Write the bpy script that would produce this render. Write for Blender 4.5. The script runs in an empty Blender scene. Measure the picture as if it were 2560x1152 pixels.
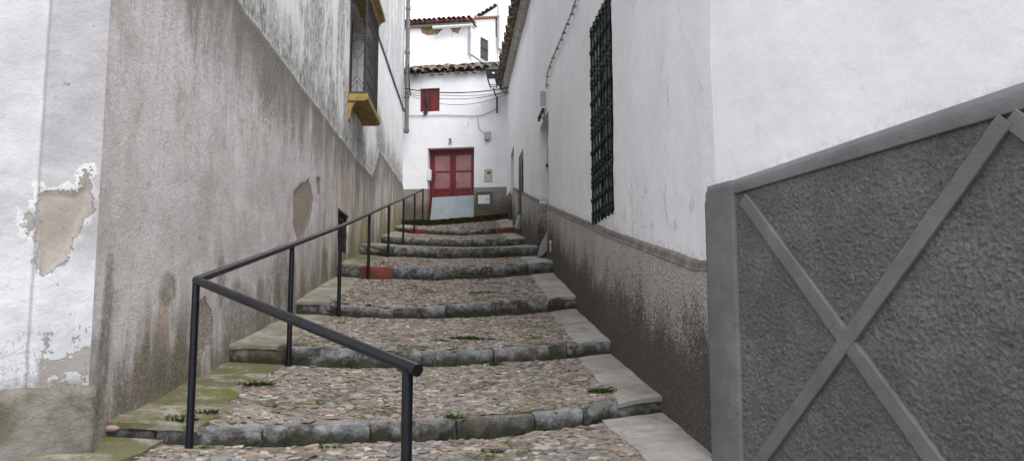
import bpy, bmesh, math, random
import numpy as np
from mathutils import Vector, noise as mn
random.seed(7); np.random.seed(7)
sc = bpy.context.scene
COL = sc.collection
# ------------------------------------------------------------------ camera
FPX = 1950.0; CZ = 1.2; PITCH = math.atan(209/FPX)
SP, CP = math.sin(PITCH), math.cos(PITCH)
cd = bpy.data.cameras.new("camera"); cam = bpy.data.objects.new("camera", cd); COL.objects.link(cam)
cam.location = (0, 0, CZ); cam.rotation_euler = (math.pi/2+PITCH, 0, 0)
cd.sensor_width = 36; cd.lens = FPX/2560*36; cd.clip_start = 0.05; cd.clip_end = 2000
sc.camera = cam
# ------------------------------------------------------------------ world, sun, exposure
w = bpy.data.worlds.new("World"); sc.world = w; w.use_nodes = True
wn = w.node_tree; wn.nodes.clear()
sky = wn.nodes.new("ShaderNodeTexSky"); sky.sky_type = 'NISHITA'; sky.sun_disc = False
SUN_EL, SUN_AZ = math.radians(52), math.radians(150)
sky.sun_elevation = SUN_EL; sky.sun_rotation = SUN_AZ
mx = wn.nodes.new("ShaderNodeMix"); mx.data_type = 'RGBA'; mx.inputs[0].default_value = 0.88
mx.inputs[7].default_value = (9.3, 9.55, 10.1, 1)
bg = wn.nodes.new("ShaderNodeBackground"); bg.inputs[1].default_value = 0.105
wo = wn.nodes.new("ShaderNodeOutputWorld")
wn.links.new(sky.outputs[0], mx.inputs[6]); wn.links.new(mx.outputs[2], bg.inputs[0]); wn.links.new(bg.outputs[0], wo.inputs[0])
sl = bpy.data.lights.new("sun", 'SUN'); sl.energy = 1.5; sl.angle = math.radians(35); sl.color = (1, 0.97, 0.93)
so = bpy.data.objects.new("sun", sl); COL.objects.link(so)
sd = Vector((math.sin(SUN_AZ)*math.cos(SUN_EL), math.cos(SUN_AZ)*math.cos(SUN_EL), math.sin(SUN_EL)))
so.rotation_euler = sd.to_track_quat('Z', 'Y').to_euler(); so.location = (0, 0, 20)
sc.view_settings.view_transform = 'Standard'; sc.view_settings.look = 'None'
sc.view_settings.exposure = 1.08; sc.view_settings.gamma = 1
sc.render.engine = 'CYCLES'; sc.cycles.max_bounces = 10; sc.cycles.diffuse_bounces = 8

# ------------------------------------------------------------------ helpers: geometry
def ray(px, py):
    u = (px-1280)/FPX; v = (576-py)/FPX
    return (u, CP-v*SP, SP+v*CP)
def at(px, py, Y):
    d = ray(px, py); k = Y/d[1]
    return Vector((d[0]*k, Y, CZ+d[2]*k))
def frac(x): return x-math.floor(x)
def n2(x, y, z=0.0): return mn.noise(Vector((x, y, z)))
def fbm(x, y, z=0.0, o=4):
    a, s, f = 0.0, 1.0, 1.0
    for i in range(o):
        a += s*mn.noise(Vector((x*f, y*f, z*f+i*7.3))); s *= .5; f *= 2.03
    return a
def sm(e0, e1, x):
    if e0 == e1: return 0.0 if x < e0 else 1.0
    t = min(1, max(0, (x-e0)/(e1-e0))); return t*t*(3-2*t)
def interp(x, pts):
    if x <= pts[0][0]: return pts[0][1]
    for (a, b), (c, d) in zip(pts, pts[1:]):
        if x <= c: return b+(d-b)*(x-a)/(c-a) if c > a else d
    return pts[-1][1]
class Fr:
    """a vertical wall plane: origin, direction along it; local x = along, local y = left of it, local z = up from z0"""
    def __init__(s, o, d, z0=0.0, sgn=1):
        s.o = Vector((o[0], o[1])); s.e = Vector((d[0], d[1])).normalized(); s.n = Vector((-s.e.y, s.e.x)); s.z0 = z0; s.sgn = sgn
        s.rz = math.atan2(s.e.y, s.e.x)
    def hit(s, px, py, off=0.0):
        d = ray(px, py); o = s.o+s.n*(off*s.sgn)
        # o + t e = k (dx,dy)
        det = s.e.x*(-d[1])+d[0]*s.e.y
        t = (-o.x*(-d[1])-d[0]*o.y)/det
        p = o+s.e*t; k = p.y/d[1]
        return (t, CZ+d[2]*k-s.z0)
    def w(s, t, n, z):
        p = s.o+s.e*t+s.n*(n*s.sgn); return Vector((p.x, p.y, z+s.z0))
def sdf(poly, x, y):
    """signed distance, positive inside"""
    best = 1e9; ins = False; n = len(poly)
    for i in range(n):
        ax, ay = poly[i]; bx, by = poly[(i+1) % n]
        dx, dy = bx-ax, by-ay; l = dx*dx+dy*dy or 1e-9
        t = max(0, min(1, ((x-ax)*dx+(y-ay)*dy)/l))
        q = (x-ax-t*dx)**2+(y-ay-t*dy)**2
        if q < best: best = q
        if (ay > y) != (by > y) and x < (bx-ax)*(y-ay)/(by-ay)+ax: ins = not ins
    d = math.sqrt(best); return d if ins else -d
# ------------------------------------------------------------------ helpers: objects
def tag(o, label=None, cat=None, group=None, kind=None):
    if label: o['label'] = label
    if cat: o['category'] = cat
    if group: o['group'] = group
    if kind: o['kind'] = kind
    return o
def empty(name, loc, rz=0, label=None, cat=None, group=None):
    o = bpy.data.objects.new(name, None); COL.objects.link(o); o.location = loc; o.rotation_euler = (0, 0, rz)
    o.empty_display_size = .2
    return tag(o, label, cat, group)
class MB:
    def __init__(s): s.v = []; s.f = []; s.c = None
    def add(s, vs, fs):
        b = len(s.v); s.v += [tuple(p) for p in vs]; s.f += [tuple(b+i for i in f) for f in fs]
    def box(s, a, b):
        (x0, y0, z0), (x1, y1, z1) = a, b
        s.add([(x0,y0,z0),(x1,y0,z0),(x1,y1,z0),(x0,y1,z0),(x0,y0,z1),(x1,y0,z1),(x1,y1,z1),(x0,y1,z1)],
              [(0,3,2,1),(4,5,6,7),(0,1,5,4),(1,2,6,5),(2,3,7,6),(3,0,4,7)])
        return s
    def hexa(s, p): # 8 points, bottom 4 then top 4
        s.add(p, [(0,3,2,1),(4,5,6,7),(0,1,5,4),(1,2,6,5),(2,3,7,6),(3,0,4,7)]); return s
    def prism(s, poly, f, t0, t1):
        """poly: 2d points; f(p, t) -> 3d"""
        n = len(poly); s.add([f(p, t0) for p in poly]+[f(p, t1) for p in poly],
              [tuple(range(n))[::-1], tuple(range(n, 2*n))]+[(i, (i+1) % n, n+(i+1) % n, n+i) for i in range(n)]); return s
    def tube(s, pts, r, n=8, cap=True):
        pts = [Vector(p) for p in pts]; m = len(pts); rs = r if isinstance(r, (list, tuple)) else [r]*m
        vs = []; prev = None
        for i, p in enumerate(pts):
            t = (pts[min(i+1, m-1)]-pts[max(i-1, 0)]).normalized()
            if prev is None:
                a = Vector((0, 0, 1)) if abs(t.z) < .9 else Vector((1, 0, 0)); u = t.cross(a).normalized()
            else: u = (prev-t*prev.dot(t)).normalized()
            prev = u; v = t.cross(u)
            for k in range(n):
                a = 2*math.pi*k/n; vs.append(p+(u*math.cos(a)+v*math.sin(a))*rs[i])
        fs = [(i*n+k, i*n+(k+1) % n, (i+1)*n+(k+1) % n, (i+1)*n+k) for i in range(m-1) for k in range(n)]
        if cap: fs += [tuple(range(n))[::-1], tuple((m-1)*n+k for k in range(n))]
        s.add(vs, fs); return s
    def lathe(s, prof, c, n=10):
        """prof: (r, z) list; c centre"""
        vs = [(c[0]+r*math.cos(2*math.pi*k/n), c[1]+r*math.sin(2*math.pi*k/n), c[2]+z) for r, z in prof for k in range(n)]
        m = len(prof); fs = [(i*n+k, i*n+(k+1) % n, (i+1)*n+(k+1) % n, (i+1)*n+k) for i in range(m-1) for k in range(n)]
        fs += [tuple(range(n))[::-1], tuple((m-1)*n+k for k in range(n))]
        s.add(vs, fs); return s
    def build(s, name, mat, parent=None, bevel=0, smooth=False, segs=1, auto=None, at=None):
        me = bpy.data.meshes.new(name); me.from_pydata(s.v, [], s.f)
        if bevel:
            bm = bmesh.new(); bm.from_mesh(me); bmesh.ops.remove_doubles(bm, verts=bm.verts, dist=1e-5)
            bmesh.ops.recalc_face_normals(bm, faces=bm.faces)
            es = [e for e in bm.edges if len(e.link_faces) == 2 and e.calc_face_angle(0) > .5]
            bmesh.ops.bevel(bm, geom=es, offset=bevel, segments=segs, affect='EDGES', profile=.5, clamp_overlap=True)
            bm.to_mesh(me); bm.free()
        if smooth: me.polygons.foreach_set('use_smooth', [True]*len(me.polygons))
        if auto is not None:
            me.polygons.foreach_set('use_smooth', [True]*len(me.polygons)); me.set_sharp_from_angle(angle=auto)
        me.materials.append(mat); me.update()
        o = bpy.data.objects.new(name, me); COL.objects.link(o)
        if parent: o.parent = parent
        if at is not None: o.location = at
        return o
def lines(*segs):
    """(start, step) ..., end -> breakpoints"""
    out = []
    for (a, st), nx in zip(segs[:-1], list(segs[1:])):
        b = nx[0] if isinstance(nx, tuple) else nx
        k = max(1, int(round((b-a)/st)))
        out += [a+(b-a)*i/k for i in range(k)]
    out.append(segs[-1]); return out
def wall_grid(name, mat, parent, ss, zs, holes, nf, sgn, attrs={}, reveal=.2, smooth=True):
    """holes: (s0,s1,z0,z1[,depth]); sheet with displacement nf(s,z) outward, reveals at the holes"""
    hs = sorted(set([h[0] for h in holes]+[h[1] for h in holes])); hz = sorted(set([h[2] for h in holes]+[h[3] for h in holes]))
    def merge(a, b):
        r = [x for x in a if all(abs(x-y) > .018 for y in b)]+list(b); return sorted(r)
    ss = merge(ss, hs); zs = merge(zs, hz)
    V = []; idx = {}
    A = {k: [] for k in attrs}
    for i, x in enumerate(ss):
        for j, z in enumerate(zs):
            idx[i, j] = len(V); V.append((x, sgn*nf(x, z), z))
            for k, f in attrs.items(): A[k].append(f(x, z))
    F = []
    for i in range(len(ss)-1):
        xm = (ss[i]+ss[i+1])/2
        for j in range(len(zs)-1):
            zm = (zs[j]+zs[j+1])/2
            if any(h[0] < xm < h[1] and h[2] < zm < h[3] for h in holes): continue
            F.append((idx[i, j], idx[i+1, j], idx[i+1, j+1], idx[i, j+1]))
    def rv(x, z, d):
        V.append((x, -sgn*d, z))
        for k, f in attrs.items(): A[k].append(f(x, z))
        return len(V)-1
    for h in holes:
        d = h[4] if len(h) > 4 else reveal
        i0, i1 = [min(range(len(ss)), key=lambda i: abs(ss[i]-x)) for x in h[:2]]
        j0, j1 = [min(range(len(zs)), key=lambda j: abs(zs[j]-z)) for z in h[2:4]]
        ring = [(i, j0) for i in range(i0, i1)]+[(i1, j) for j in range(j0, j1)]+[(i, j1) for i in range(i1, i0, -1)]+[(i0, j) for j in range(j1, j0, -1)]
        for a, b in zip(ring, ring[1:]+ring[:1]):
            # sharp reveal: own copies of the rim
            pa, pb = V[idx[a]], V[idx[b]]
            q = len(V); V.append(pa); V.append(pb)
            for k, f in attrs.items(): A[k] += [f(pa[0], pa[2]), f(pb[0], pb[2])]
            c = rv(ss[b[0]], zs[b[1]], d); e = rv(ss[a[0]], zs[a[1]], d)
            F.append((q, q+1, c, e))
    me = bpy.data.meshes.new(name); me.from_pydata(V, [], F)
    if smooth: me.polygons.foreach_set('use_smooth', [True]*len(me.polygons))
    for k in attrs:
        a = me.attributes.new(k, 'FLOAT', 'POINT'); a.data.foreach_set('value', A[k])
    me.materials.append(mat); o = bpy.data.objects.new(name, me); COL.objects.link(o)
    if parent: o.parent = parent
    return o
# ------------------------------------------------------------------ helpers: materials
class Mt:
    def __init__(s, name, rough=.8, spec=.3, metal=0):
        s.m = bpy.data.materials.new(name); s.m.use_nodes = True; s.t = s.m.node_tree
        s.b = s.t.nodes['Principled BSDF']; s.b.inputs['Roughness'].default_value = rough
        s.b.inputs['Specular IOR Level'].default_value = spec; s.b.inputs['Metallic'].default_value = metal
        s.tc = s.t.nodes.new('ShaderNodeTexCoord'); s.co = s.tc.outputs['Object']; s.hs = []
    def node(s, ty, **k):
        n = s.t.nodes.new(ty)
        for a, b in k.items(): setattr(n, a, b)
        return n
    def put(s, inp, v):
        if isinstance(v, bpy.types.NodeSocket): s.t.links.new(v, inp)
        elif isinstance(v, (tuple, list)) and len(v) == 3 and len(inp.default_value) == 4: inp.default_value = (*v, 1)
        else: inp.default_value = v
    def mp(s, scale=(1, 1, 1), loc=(0, 0, 0), vec=None):
        n = s.node('ShaderNodeMapping'); s.put(n.inputs[0], vec or s.co); n.inputs['Scale'].default_value = scale; n.inputs['Location'].default_value = loc
        return n.outputs[0]
    def noise(s, scale, detail=5, rough=.6, vec=None, dist=0):
        n = s.node('ShaderNodeTexNoise'); s.put(n.inputs['Vector'], vec or s.co); n.inputs['Scale'].default_value = scale
        n.inputs['Detail'].default_value = detail; n.inputs['Roughness'].default_value = rough; n.inputs['Distortion'].default_value = dist
        return n.outputs[0]
    def vor(s, scale, feature='F1', out=0, vec=None, rnd=1):
        n = s.node('ShaderNodeTexVoronoi', feature=feature); s.put(n.inputs['Vector'], vec or s.co); n.inputs['Scale'].default_value = scale
        n.inputs['Randomness'].default_value = rnd
        return n.outputs[out]
    def ss(s, v, a, b):
        n = s.node('ShaderNodeMapRange', interpolation_type='SMOOTHSTEP'); s.put(n.inputs[0], v)
        if a < b: n.inputs[1].default_value = a; n.inputs[2].default_value = b; n.inputs[3].default_value = 0; n.inputs[4].default_value = 1
        else: n.inputs[1].default_value = b; n.inputs[2].default_value = a; n.inputs[3].default_value = 1; n.inputs[4].default_value = 0
        return n.outputs[0]
    def op(s, o, a, b=0.0, c=None):
        n = s.node('ShaderNodeMath', operation=o); s.put(n.inputs[0], a); s.put(n.inputs[1], b)
        if c is not None: s.put(n.inputs[2], c)
        return n.outputs[0]
    def mul(s, *a):
        r = a[0]
        for x in a[1:]: r = s.op('MULTIPLY', r, x)
        return r
    def add(s, *a):
        r = a[0]
        for x in a[1:]: r = s.op('ADD', r, x)
        return r
    def mix(s, f, a, b, mode='MIX'):
        n = s.node('ShaderNodeMix', data_type='RGBA', blend_type=mode); s.put(n.inputs[0], f); s.put(n.inputs[6], a); s.put(n.inputs[7], b)
        return n.outputs[2]
    def ramp(s, f, stops):
        n = s.node('ShaderNodeValToRGB'); s.put(n.inputs[0], f); cr = n.color_ramp
        while len(cr.elements) < len(stops): cr.elements.new(.5)
        for e, (p, c) in zip(cr.elements, stops): e.position = p; e.color = (*c, 1)
        return n.outputs[0]
    def attr(s, name, out=2):
        n = s.node('ShaderNodeAttribute'); n.attribute_name = name; return n.outputs[out]
    def xyz(s, vec=None):
        n = s.node('ShaderNodeSeparateXYZ'); s.put(n.inputs[0], vec or s.co); return n.outputs
    def bump(s, h, dist=.01, strength=1):
        n = s.node('ShaderNodeBump'); n.inputs['Strength'].default_value = strength; n.inputs['Distance'].default_value = dist
        s.put(n.inputs['Height'], h)
        if s.hs: s.put(n.inputs['Normal'], s.hs[-1])
        s.hs.append(n.outputs[0])
    def done(s, col, rough=None, metal=None):
        s.put(s.b.inputs['Base Color'], col)
        if rough is not None: s.put(s.b.inputs['Roughness'], rough)
        if metal is not None: s.put(s.b.inputs['Metallic'], metal)
        if s.hs: s.put(s.b.inputs['Normal'], s.hs[-1])
        return s.m
MAT = {}
def simple(name, col, rough=.6, metal=0, spec=.4, var=.25, sc_=6, bump=0.0, bs=60):
    m = Mt(name, rough, spec, metal)
    c = m.mix(m.ss(m.noise(sc_, 6, .65), .35, .7), tuple(x*(1-var) for x in col), tuple(min(1, x*(1+var*.5)) for x in col))
    r = m.add(m.mul(m.noise(sc_*3, 4), .25), rough-.12)
    if bump: m.bump(m.noise(bs, 4), bump)
    MAT[name] = m.done(c, r); return MAT[name]
# ------------------------------------------------------------------ materials
def m_left_wall():
    m = Mt('old_render', .92, .15)
    x, y, z = m.xyz()
    up = m.attr('up'); gnd = m.attr('gnd'); patch = m.attr('patch')    # up: z above the render's top edge; gnd: height above the steps
    streak = m.noise(1.0, 8, .68, m.mp((2.6, 1, .5))); streak2 = m.noise(1.0, 8, .72, m.mp((6, 1, .9), (3, 0, 5)))
    fine = m.noise(24, 8, .75); big = m.noise(.9, 6, .65); blot = m.noise(2.2, 10, .75, m.mp((1, 1, .7), (11, 0, 2)))
    gran = m.noise(34, 5, .8, m.mp((1, 1, .6)))
    def blob(cx, cz, rx, rz, amp=1.1, sc2=3.0):
        a = m.op('POWER', m.mul(m.add(x, -cx), 1/rx), 2.0); b = m.op('POWER', m.mul(m.add(z, -cz), 1/rz), 2.0)
        return m.ss(m.add(a, b, m.mul(m.op('SUBTRACT', m.noise(sc2, 8, .7), .5), amp*2)), 1.25, .35)
    def at_(px, py): return LF.hit(px, py)
    low = m.mix(m.ss(big, .38, .62), (.53, .49, .483), (.665, .625, .618))
    low = m.mix(m.mul(m.ss(blot, .50, .60), .6), low, (.68, .665, .67))
    low = m.mix(m.mul(m.ss(m.noise(1.3, 9, .8, m.mp((1.2, 1, .55), (21, 0, 7))), .52, .60), .5), low, (.43, .40, .38))
    low = m.mix(m.mul(m.ss(m.noise(3.1, 8, .75, m.mp((1, 1, .7), (5, 3, 9))), .52, .66), .45), low, (.34, .315, .285))
    low = m.mix(m.mul(m.ss(streak2, .52, .66), m.ss(gran, .35, .65), .55), low, (.25, .23, .20))
    # black run-off below the top edge of the render
    lim = m.add(up, m.mul(m.op('SUBTRACT', streak, .5), 3.6), m.mul(m.op('SUBTRACT', blot, .5), 1.4))
    run = m.mul(m.ss(lim, -1.3, -.05), m.ss(m.add(gran, m.mul(m.ss(up, -1.1, .0), .22)), .42, .62))
    low = m.mix(m.mul(run, .78), low, (.13, .12, .10))
    low = m.mix(m.mul(m.ss(m.add(up, m.mul(m.op('SUBTRACT', blot, .5), .5)), -.22, -.02), m.ss(gran, .25, .5), .7), low, (.12, .112, .095))
    # pinkish repairs, brown and black damp
    for (px, py, rx, rz) in ((395, 850, .13, .36), (345, 960, .16, .2), (860, 480, .45, .42)):
        c = at_(px, py); low = m.mix(m.mul(blob(c[0], c[1], rx, rz, .35), .75), low, (.46, .35, .29))
    for (px, py, rx, rz) in ((410, 720, .16, .12), (430, 940, .42, .22), (250, 850, .07, .5), (590, 780, .5, .28), (545, 700, .12, .22), (700, 690, .5, .35)):
        c = at_(px, py); low = m.mix(m.mul(blob(c[0], c[1], rx, rz, 1.0, 5), m.ss(gran, .25, .6), .72), low, (.135, .122, .088))
    damp = m.mul(m.ss(m.add(gnd, m.mul(m.op('SUBTRACT', streak, .5), -2.2), m.mul(m.op('SUBTRACT', blot, .5), -1.2)), .62, -.02), m.ss(gran, .1, .55), .92)
    low = m.mix(damp, low, (.135, .122, .082))
    gs = m.ss(m.noise(1, 6, .65, m.mp((3.0, 1, .22), (8, 0, 0))), .47, .56)
    grn = m.mul(m.ss(x, 2.6, 8.0), m.ss(m.add(gnd, m.mul(m.op('SUBTRACT', streak, .5), -3.0)), 1.5, .2), gs)
    low = m.mix(m.mul(grn, .8), low, (.23, .21, .075))
    yel = m.mul(m.ss(x, 8.0, 10.5), m.ss(m.noise(1, 6, .65, m.mp((2.0, 1, .2), (2, 0, 3))), .46, .56), m.ss(up, -.3, -1.0))
    low = m.mix(m.mul(yel, .85), low, (.30, .255, .10))
    # limewash above
    white = m.mix(m.ss(m.noise(1.2, 6, .6), .3, .7), (.74, .74, .75), (.84, .845, .85))
    tall = m.noise(1, 8, .7, m.mp((1.7, 1, .5), (7, 0, 1)))
    g1 = m.noise(11, 8, .82, m.mp((1.7, 1, .7)))
    grime = m.mul(m.ss(m.add(tall, m.mul(m.ss(z, 4.6, 6.2), .06)), .46, .56), m.ss(g1, .38, .58))
    far = m.add(m.mul(m.ss(x, 11, 8.0), .8), .08)
    white = m.mix(m.mul(grime, far), white, (.13, .125, .105))
    grime2 = m.mul(m.ss(z, 6.95, 7.1), m.ss(tall, .34, .52), m.ss(m.noise(16, 7, .82, m.mp((2.0, 1, .5))), .34, .60))
    white = m.mix(m.mul(grime2, .75), white, (.20, .195, .18))
    edge_st = m.mul(m.ss(m.add(up, m.mul(m.op('SUBTRACT', streak, .5), 2.0)), .75, .05), m.ss(g1, .36, .56))
    white = m.mix(m.mul(edge_st, .85), white, (.17, .165, .14))
    for (px, py, rx, rz) in ((905, 385, .55, .45), (950, 330, .9, .5), (885, 200, .2, .8)):
        c = at_(px, py); white = m.mix(m.mul(blob(c[0], c[1], rx, rz, 1.2, 3), m.ss(g1, .36, .56), .75), white, (.17, .165, .135))
    e = m.ss(m.add(up, m.mul(m.op('SUBTRACT', m.noise(5, 7, .7), .5), .22)), -.01, .012)
    c = m.mix(e, low, white)
    # lost plaster
    pn = m.add(patch, m.mul(m.op('SUBTRACT', m.noise(9, 5, .7), .5), .15), .012)
    pm = m.ss(pn, .0, .008)
    inner = m.mix(m.ss(m.noise(60, 5, .7), .4, .6), (.20, .165, .13), (.42, .36, .31))
    inner = m.mix(m.mul(m.ss(pn, .015, .0), .5), inner, (.10, .085, .07))
    c = m.mix(pm, c, inner)
    c = m.mix(m.mul(m.ss(fine, .58, .68), .55), c, (.18, .17, .15))
    gr2 = m.noise(75, 4, .8); c = m.mix(m.mul(m.ss(gr2, .54, .64), .30), c, (.20, .185, .165)); c = m.mix(m.mul(m.ss(gr2, .46, .38), .28), c, (.75, .72, .70))
    m.bump(m.add(m.mul(fine, 1.3), m.mul(blot, 1.8), m.mul(m.noise(90, 4, .7), .5), m.mul(pm, -2.2), m.mul(e, -2.2)), .014, .9)
    return m.done(c, .93)
def m_pilaster():
    m = Mt('peeling_limewash', .9, .2)
    x, y, z = m.xyz(); gnd = m.attr('gnd'); patch = m.attr('patch'); pil = m.attr('pil')
    fine = m.noise(30, 8, .7); big = m.noise(1.6, 5, .6)
    wht = m.mix(m.ss(big, .35, .65), (.42, .43, .45), (.54, .55, .575))
    wht = m.mix(m.mul(m.ss(m.noise(5, 8, .75), .5, .7), .55), wht, (.36, .36, .36))
    old = m.mix(m.ss(m.noise(4, 7, .7), .35, .65), (.33, .322, .335), (.41, .40, .415))
    old = m.mix(m.mul(m.ss(m.noise(12, 7, .8), .57, .7), .7), old, (.22, .215, .21))
    c = m.mix(m.mul(m.ss(pil, -.005, .005), m.ss(m.add(z, m.mul(m.noise(3, 6), .3)), 1.5, 1.75)), wht, old)
    # flaking at mid height: bare grey-beige render
    pn = m.add(patch, m.mul(m.op('SUBTRACT', m.noise(9, 9, .82), .5), .22), .012)
    ring = m.mul(m.ss(m.op('ABSOLUTE', m.add(pn, .008)), .022, .012), m.ss(z, 1.4, 1.7))
    c = m.mix(m.mul(ring, m.ss(m.noise(4, 4), .45, .55), .8), c, (.62, .62, .62))
    pm = m.ss(pn, .0, .004)
    bare = m.mix(m.ss(m.noise(5, 6, .7), .35, .65), (.27, .245, .22), (.35, .32, .29))
    bare = m.mix(m.mul(m.ss(m.noise(70, 6, .75), .60, .68), m.ss(m.noise(6, 4), .42, .6), .8), bare, (.08, .07, .06))
    c = m.mix(pm, c, bare)
    sp = m.ss(m.add(m.noise(16, 6, .7), m.mul(m.ss(m.op('ABSOLUTE', m.add(z, -.93)), .34, .0), .19)), .665, .675)
    c = m.mix(m.mul(sp, m.ss(pil, .03, .06)), c, (.27, .25, .235))
    c = m.mix(m.mul(m.ss(m.noise(40, 5, .8), .66, .72), .6), c, (.2, .2, .19))
    c = m.mix(m.mul(m.ss(m.op('ABSOLUTE', m.add(pil, m.mul(m.noise(6, 6, .7), .02), -.01)), .012, .002), .6), c, (.25, .23, .22))  # shade of the groove at the pilaster edge, drawn as a dark line
    low = m.ss(gnd, .06, .0)
    c = m.mix(m.mul(low, m.ss(m.noise(9, 5), .4, .6), .8), c, (.18, .18, .14))
    m.bump(m.add(m.mul(fine, .7), m.mul(m.noise(80, 5, .7), .25), m.mul(pm, -1.2), m.mul(sp, -.7), m.mul(m.noise(7, 7, .7, m.mp((1, 1, .6))), 1.0)), .009, .9)
    return m.done(c, .9)
def m_base_stone():
    m = Mt('damp_cement', .93, .15)
    big = m.noise(3, 7, .7)
    c = m.mix(m.ss(big, .35, .65), (.15, .138, .115), (.27, .25, .225))
    c = m.mix(m.mul(m.ss(m.noise(5, 7, .7, m.mp((1, 1, 1), (4, 4, 4))), .48, .62), .7), c, (.12, .115, .07))
    c = m.mix(m.mul(m.ss(m.noise(60, 5, .8), .6, .7), .7), c, (.06, .055, .05))
    m.bump(m.add(big, m.mul(m.noise(28, 8, .75), 1.2)), .02, .9)
    return m.done(c)
def m_white_wall(name='limewashed_plaster', amt=1.0):
    m = Mt(name, .85, .25)
    gnd = m.attr('gnd')
    big = m.noise(.8, 6, .6); fine = m.noise(35, 7, .65)
    c = m.mix(m.ss(big, .3, .7), (.74, .742, .76), (.80, .808, .835))
    c = m.mix(m.mul(m.ss(m.noise(1, 6, .6, m.mp((1.6, 1, .5), (3, 1, 0))), .5, .7), .28), c, (.66, .645, .63))
    vs = m.mul(m.ss(m.noise(1, 7, .7, m.mp((7, 7, .35))), .52, .72), .18)
    c = m.mix(m.mul(vs, .6), c, (.5, .49, .47))
    # chipped, flaking lines in the layers of whitewash
    lay = m.noise(1.5, 8, .62, m.mp((1, 1, .7), (9, 2, 2)), .6)
    crk = m.mul(m.ss(m.op('ABSOLUTE', m.add(lay, -.5)), .005, .0), m.ss(m.noise(1.3, 3), .50, .60), amt)
    c = m.mix(m.mul(crk, .55), c, (.36, .34, .33))
    foot = m.mul(m.ss(gnd, .10, .0), m.ss(m.noise(16, 6, .7), .45, .6))
    c = m.mix(m.mul(foot, .2+.4*amt), c, (.36, .34, .31))
    terr = m.mul(m.ss(lay, .485, .5), m.ss(m.noise(1.3, 3), .5, .66), amt)
    m.bump(m.add(m.mul(fine, .15+.35*amt), m.mul(m.noise(6, 5, .6), 1.0), m.mul(m.noise(90, 4, .6), .25*amt), m.mul(terr, .45), m.mul(crk, -.6), m.mul(m.noise(1.8, 3), 3.0)), .009, .8)
    return m.done(c)
def m_roughcast(name, a, b, dirt, grime=True, sc_=70):
    m = Mt(name, .93, .15)
    gnd = m.attr('gnd'); f = m.noise(sc_, 5, .7); big = m.noise(1.4, 6, .65)
    c = m.mix(m.ss(f, .44, .56), a, b)
    c = m.mix(m.mul(m.ss(big, .42, .7), .3), c, tuple(x*1.25 for x in b))
    if grime:
        st = m.noise(1.3, 9, .72, m.mp((1.5, 1, .8)))
        lim = m.add(gnd, m.mul(m.op('SUBTRACT', st, .5), -1.3), m.mul(m.ss(m.xyz()[0], 2.2, 5.0), .12))
        g = m.ss(m.add(m.noise(sc_*.9, 4, .8), m.mul(m.ss(lim, 1.12, .1), .40)), .58, .76)
        c = m.mix(m.mul(g, .9), c, dirt)
        c = m.mix(m.mul(m.ss(m.noise(sc_*1.3, 3, .7, m.mp((1, 1, 1), (3, 3, 3))), .60, .66), .7), c, tuple(x*.75 for x in b))
        c = m.mix(m.mul(m.ss(m.attr('gnd'), .93, 1.0), .0), c, b)
    m.bump(m.add(f, m.mul(m.noise(sc_*.4, 4), .8)), .018, 1)
    return m.done(c)
def m_grey_paint(name, a, b, bumpd=.004):
    m = Mt(name, .62, .35)
    c = m.mix(m.ss(m.noise(2.2, 7, .7), .35, .7), a, b)
    c = m.mix(m.mul(m.ss(m.noise(7, 8, .75, m.mp((1, 1, .6), (2, 3, 4))), .56, .72), .5), c, tuple(x*.62 for x in a))
    c = m.mix(m.mul(m.ss(m.noise(45, 6, .8), .66, .72), .5), c, tuple(x*.5 for x in a))
    c = m.mix(m.mul(m.ss(m.noise(3.4, 6, .7, m.mp((1, 1, 1), (9, 3, 1))), .62, .7), .35), c, (.10, .105, .06))
    if bumpd > .005: c = m.mix(m.mul(m.ss(m.noise(58, 4, .8), .50, .60), .5), c, tuple(x*.45 for x in a))  # shaded pits between the crumbs, darkened in the colour
    m.bump(m.add(m.noise(40, 6, .7), m.mul(m.noise(9, 4), 2.0), m.mul(m.noise(75, 4, .75), 2.2 if bumpd > .005 else 0.2)), bumpd, 1)
    return m.done(c, m.add(m.mul(m.noise(5, 4), .3), .5))
def m_mortar():
    m = Mt('earthy_mortar', .97, .1)
    big = m.noise(2.2, 7, .7)
    c = m.mix(m.ss(big, .35, .65), (.19, .168, .145), (.31, .28, .245))
    c = m.mix(m.mul(m.ss(m.noise(70, 6, .8), .5, .64), .6), c, (.075, .065, .05))
    c = m.mix(m.mul(m.ss(m.noise(2.3, 8, .78, m.mp((1, 1, 1), (3, 8, 1))), .52, .60), .85), c, (.055, .058, .018))
    m.bump(m.add(m.noise(40, 6, .75), m.mul(m.vor(24), 1.2), m.mul(m.noise(14, 4), 1.5)), .016, .95)
    return m.done(c)
def m_pebble():
    m = Mt('pebble_stone', .8, .3)
    c = m.attr('Col', 0)
    c = m.mix(m.mul(m.ss(m.noise(45, 6, .7), .42, .66), .45), c, (.10, .088, .072))
    c = m.mix(m.mul(m.ss(m.noise(2.3, 8, .78, m.mp((1, 1, 1), (3, 8, 1))), .53, .61), .6), c, (.085, .09, .03))
    m.bump(m.noise(90, 5, .7), .005, .7)
    return m.done(c)
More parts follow.
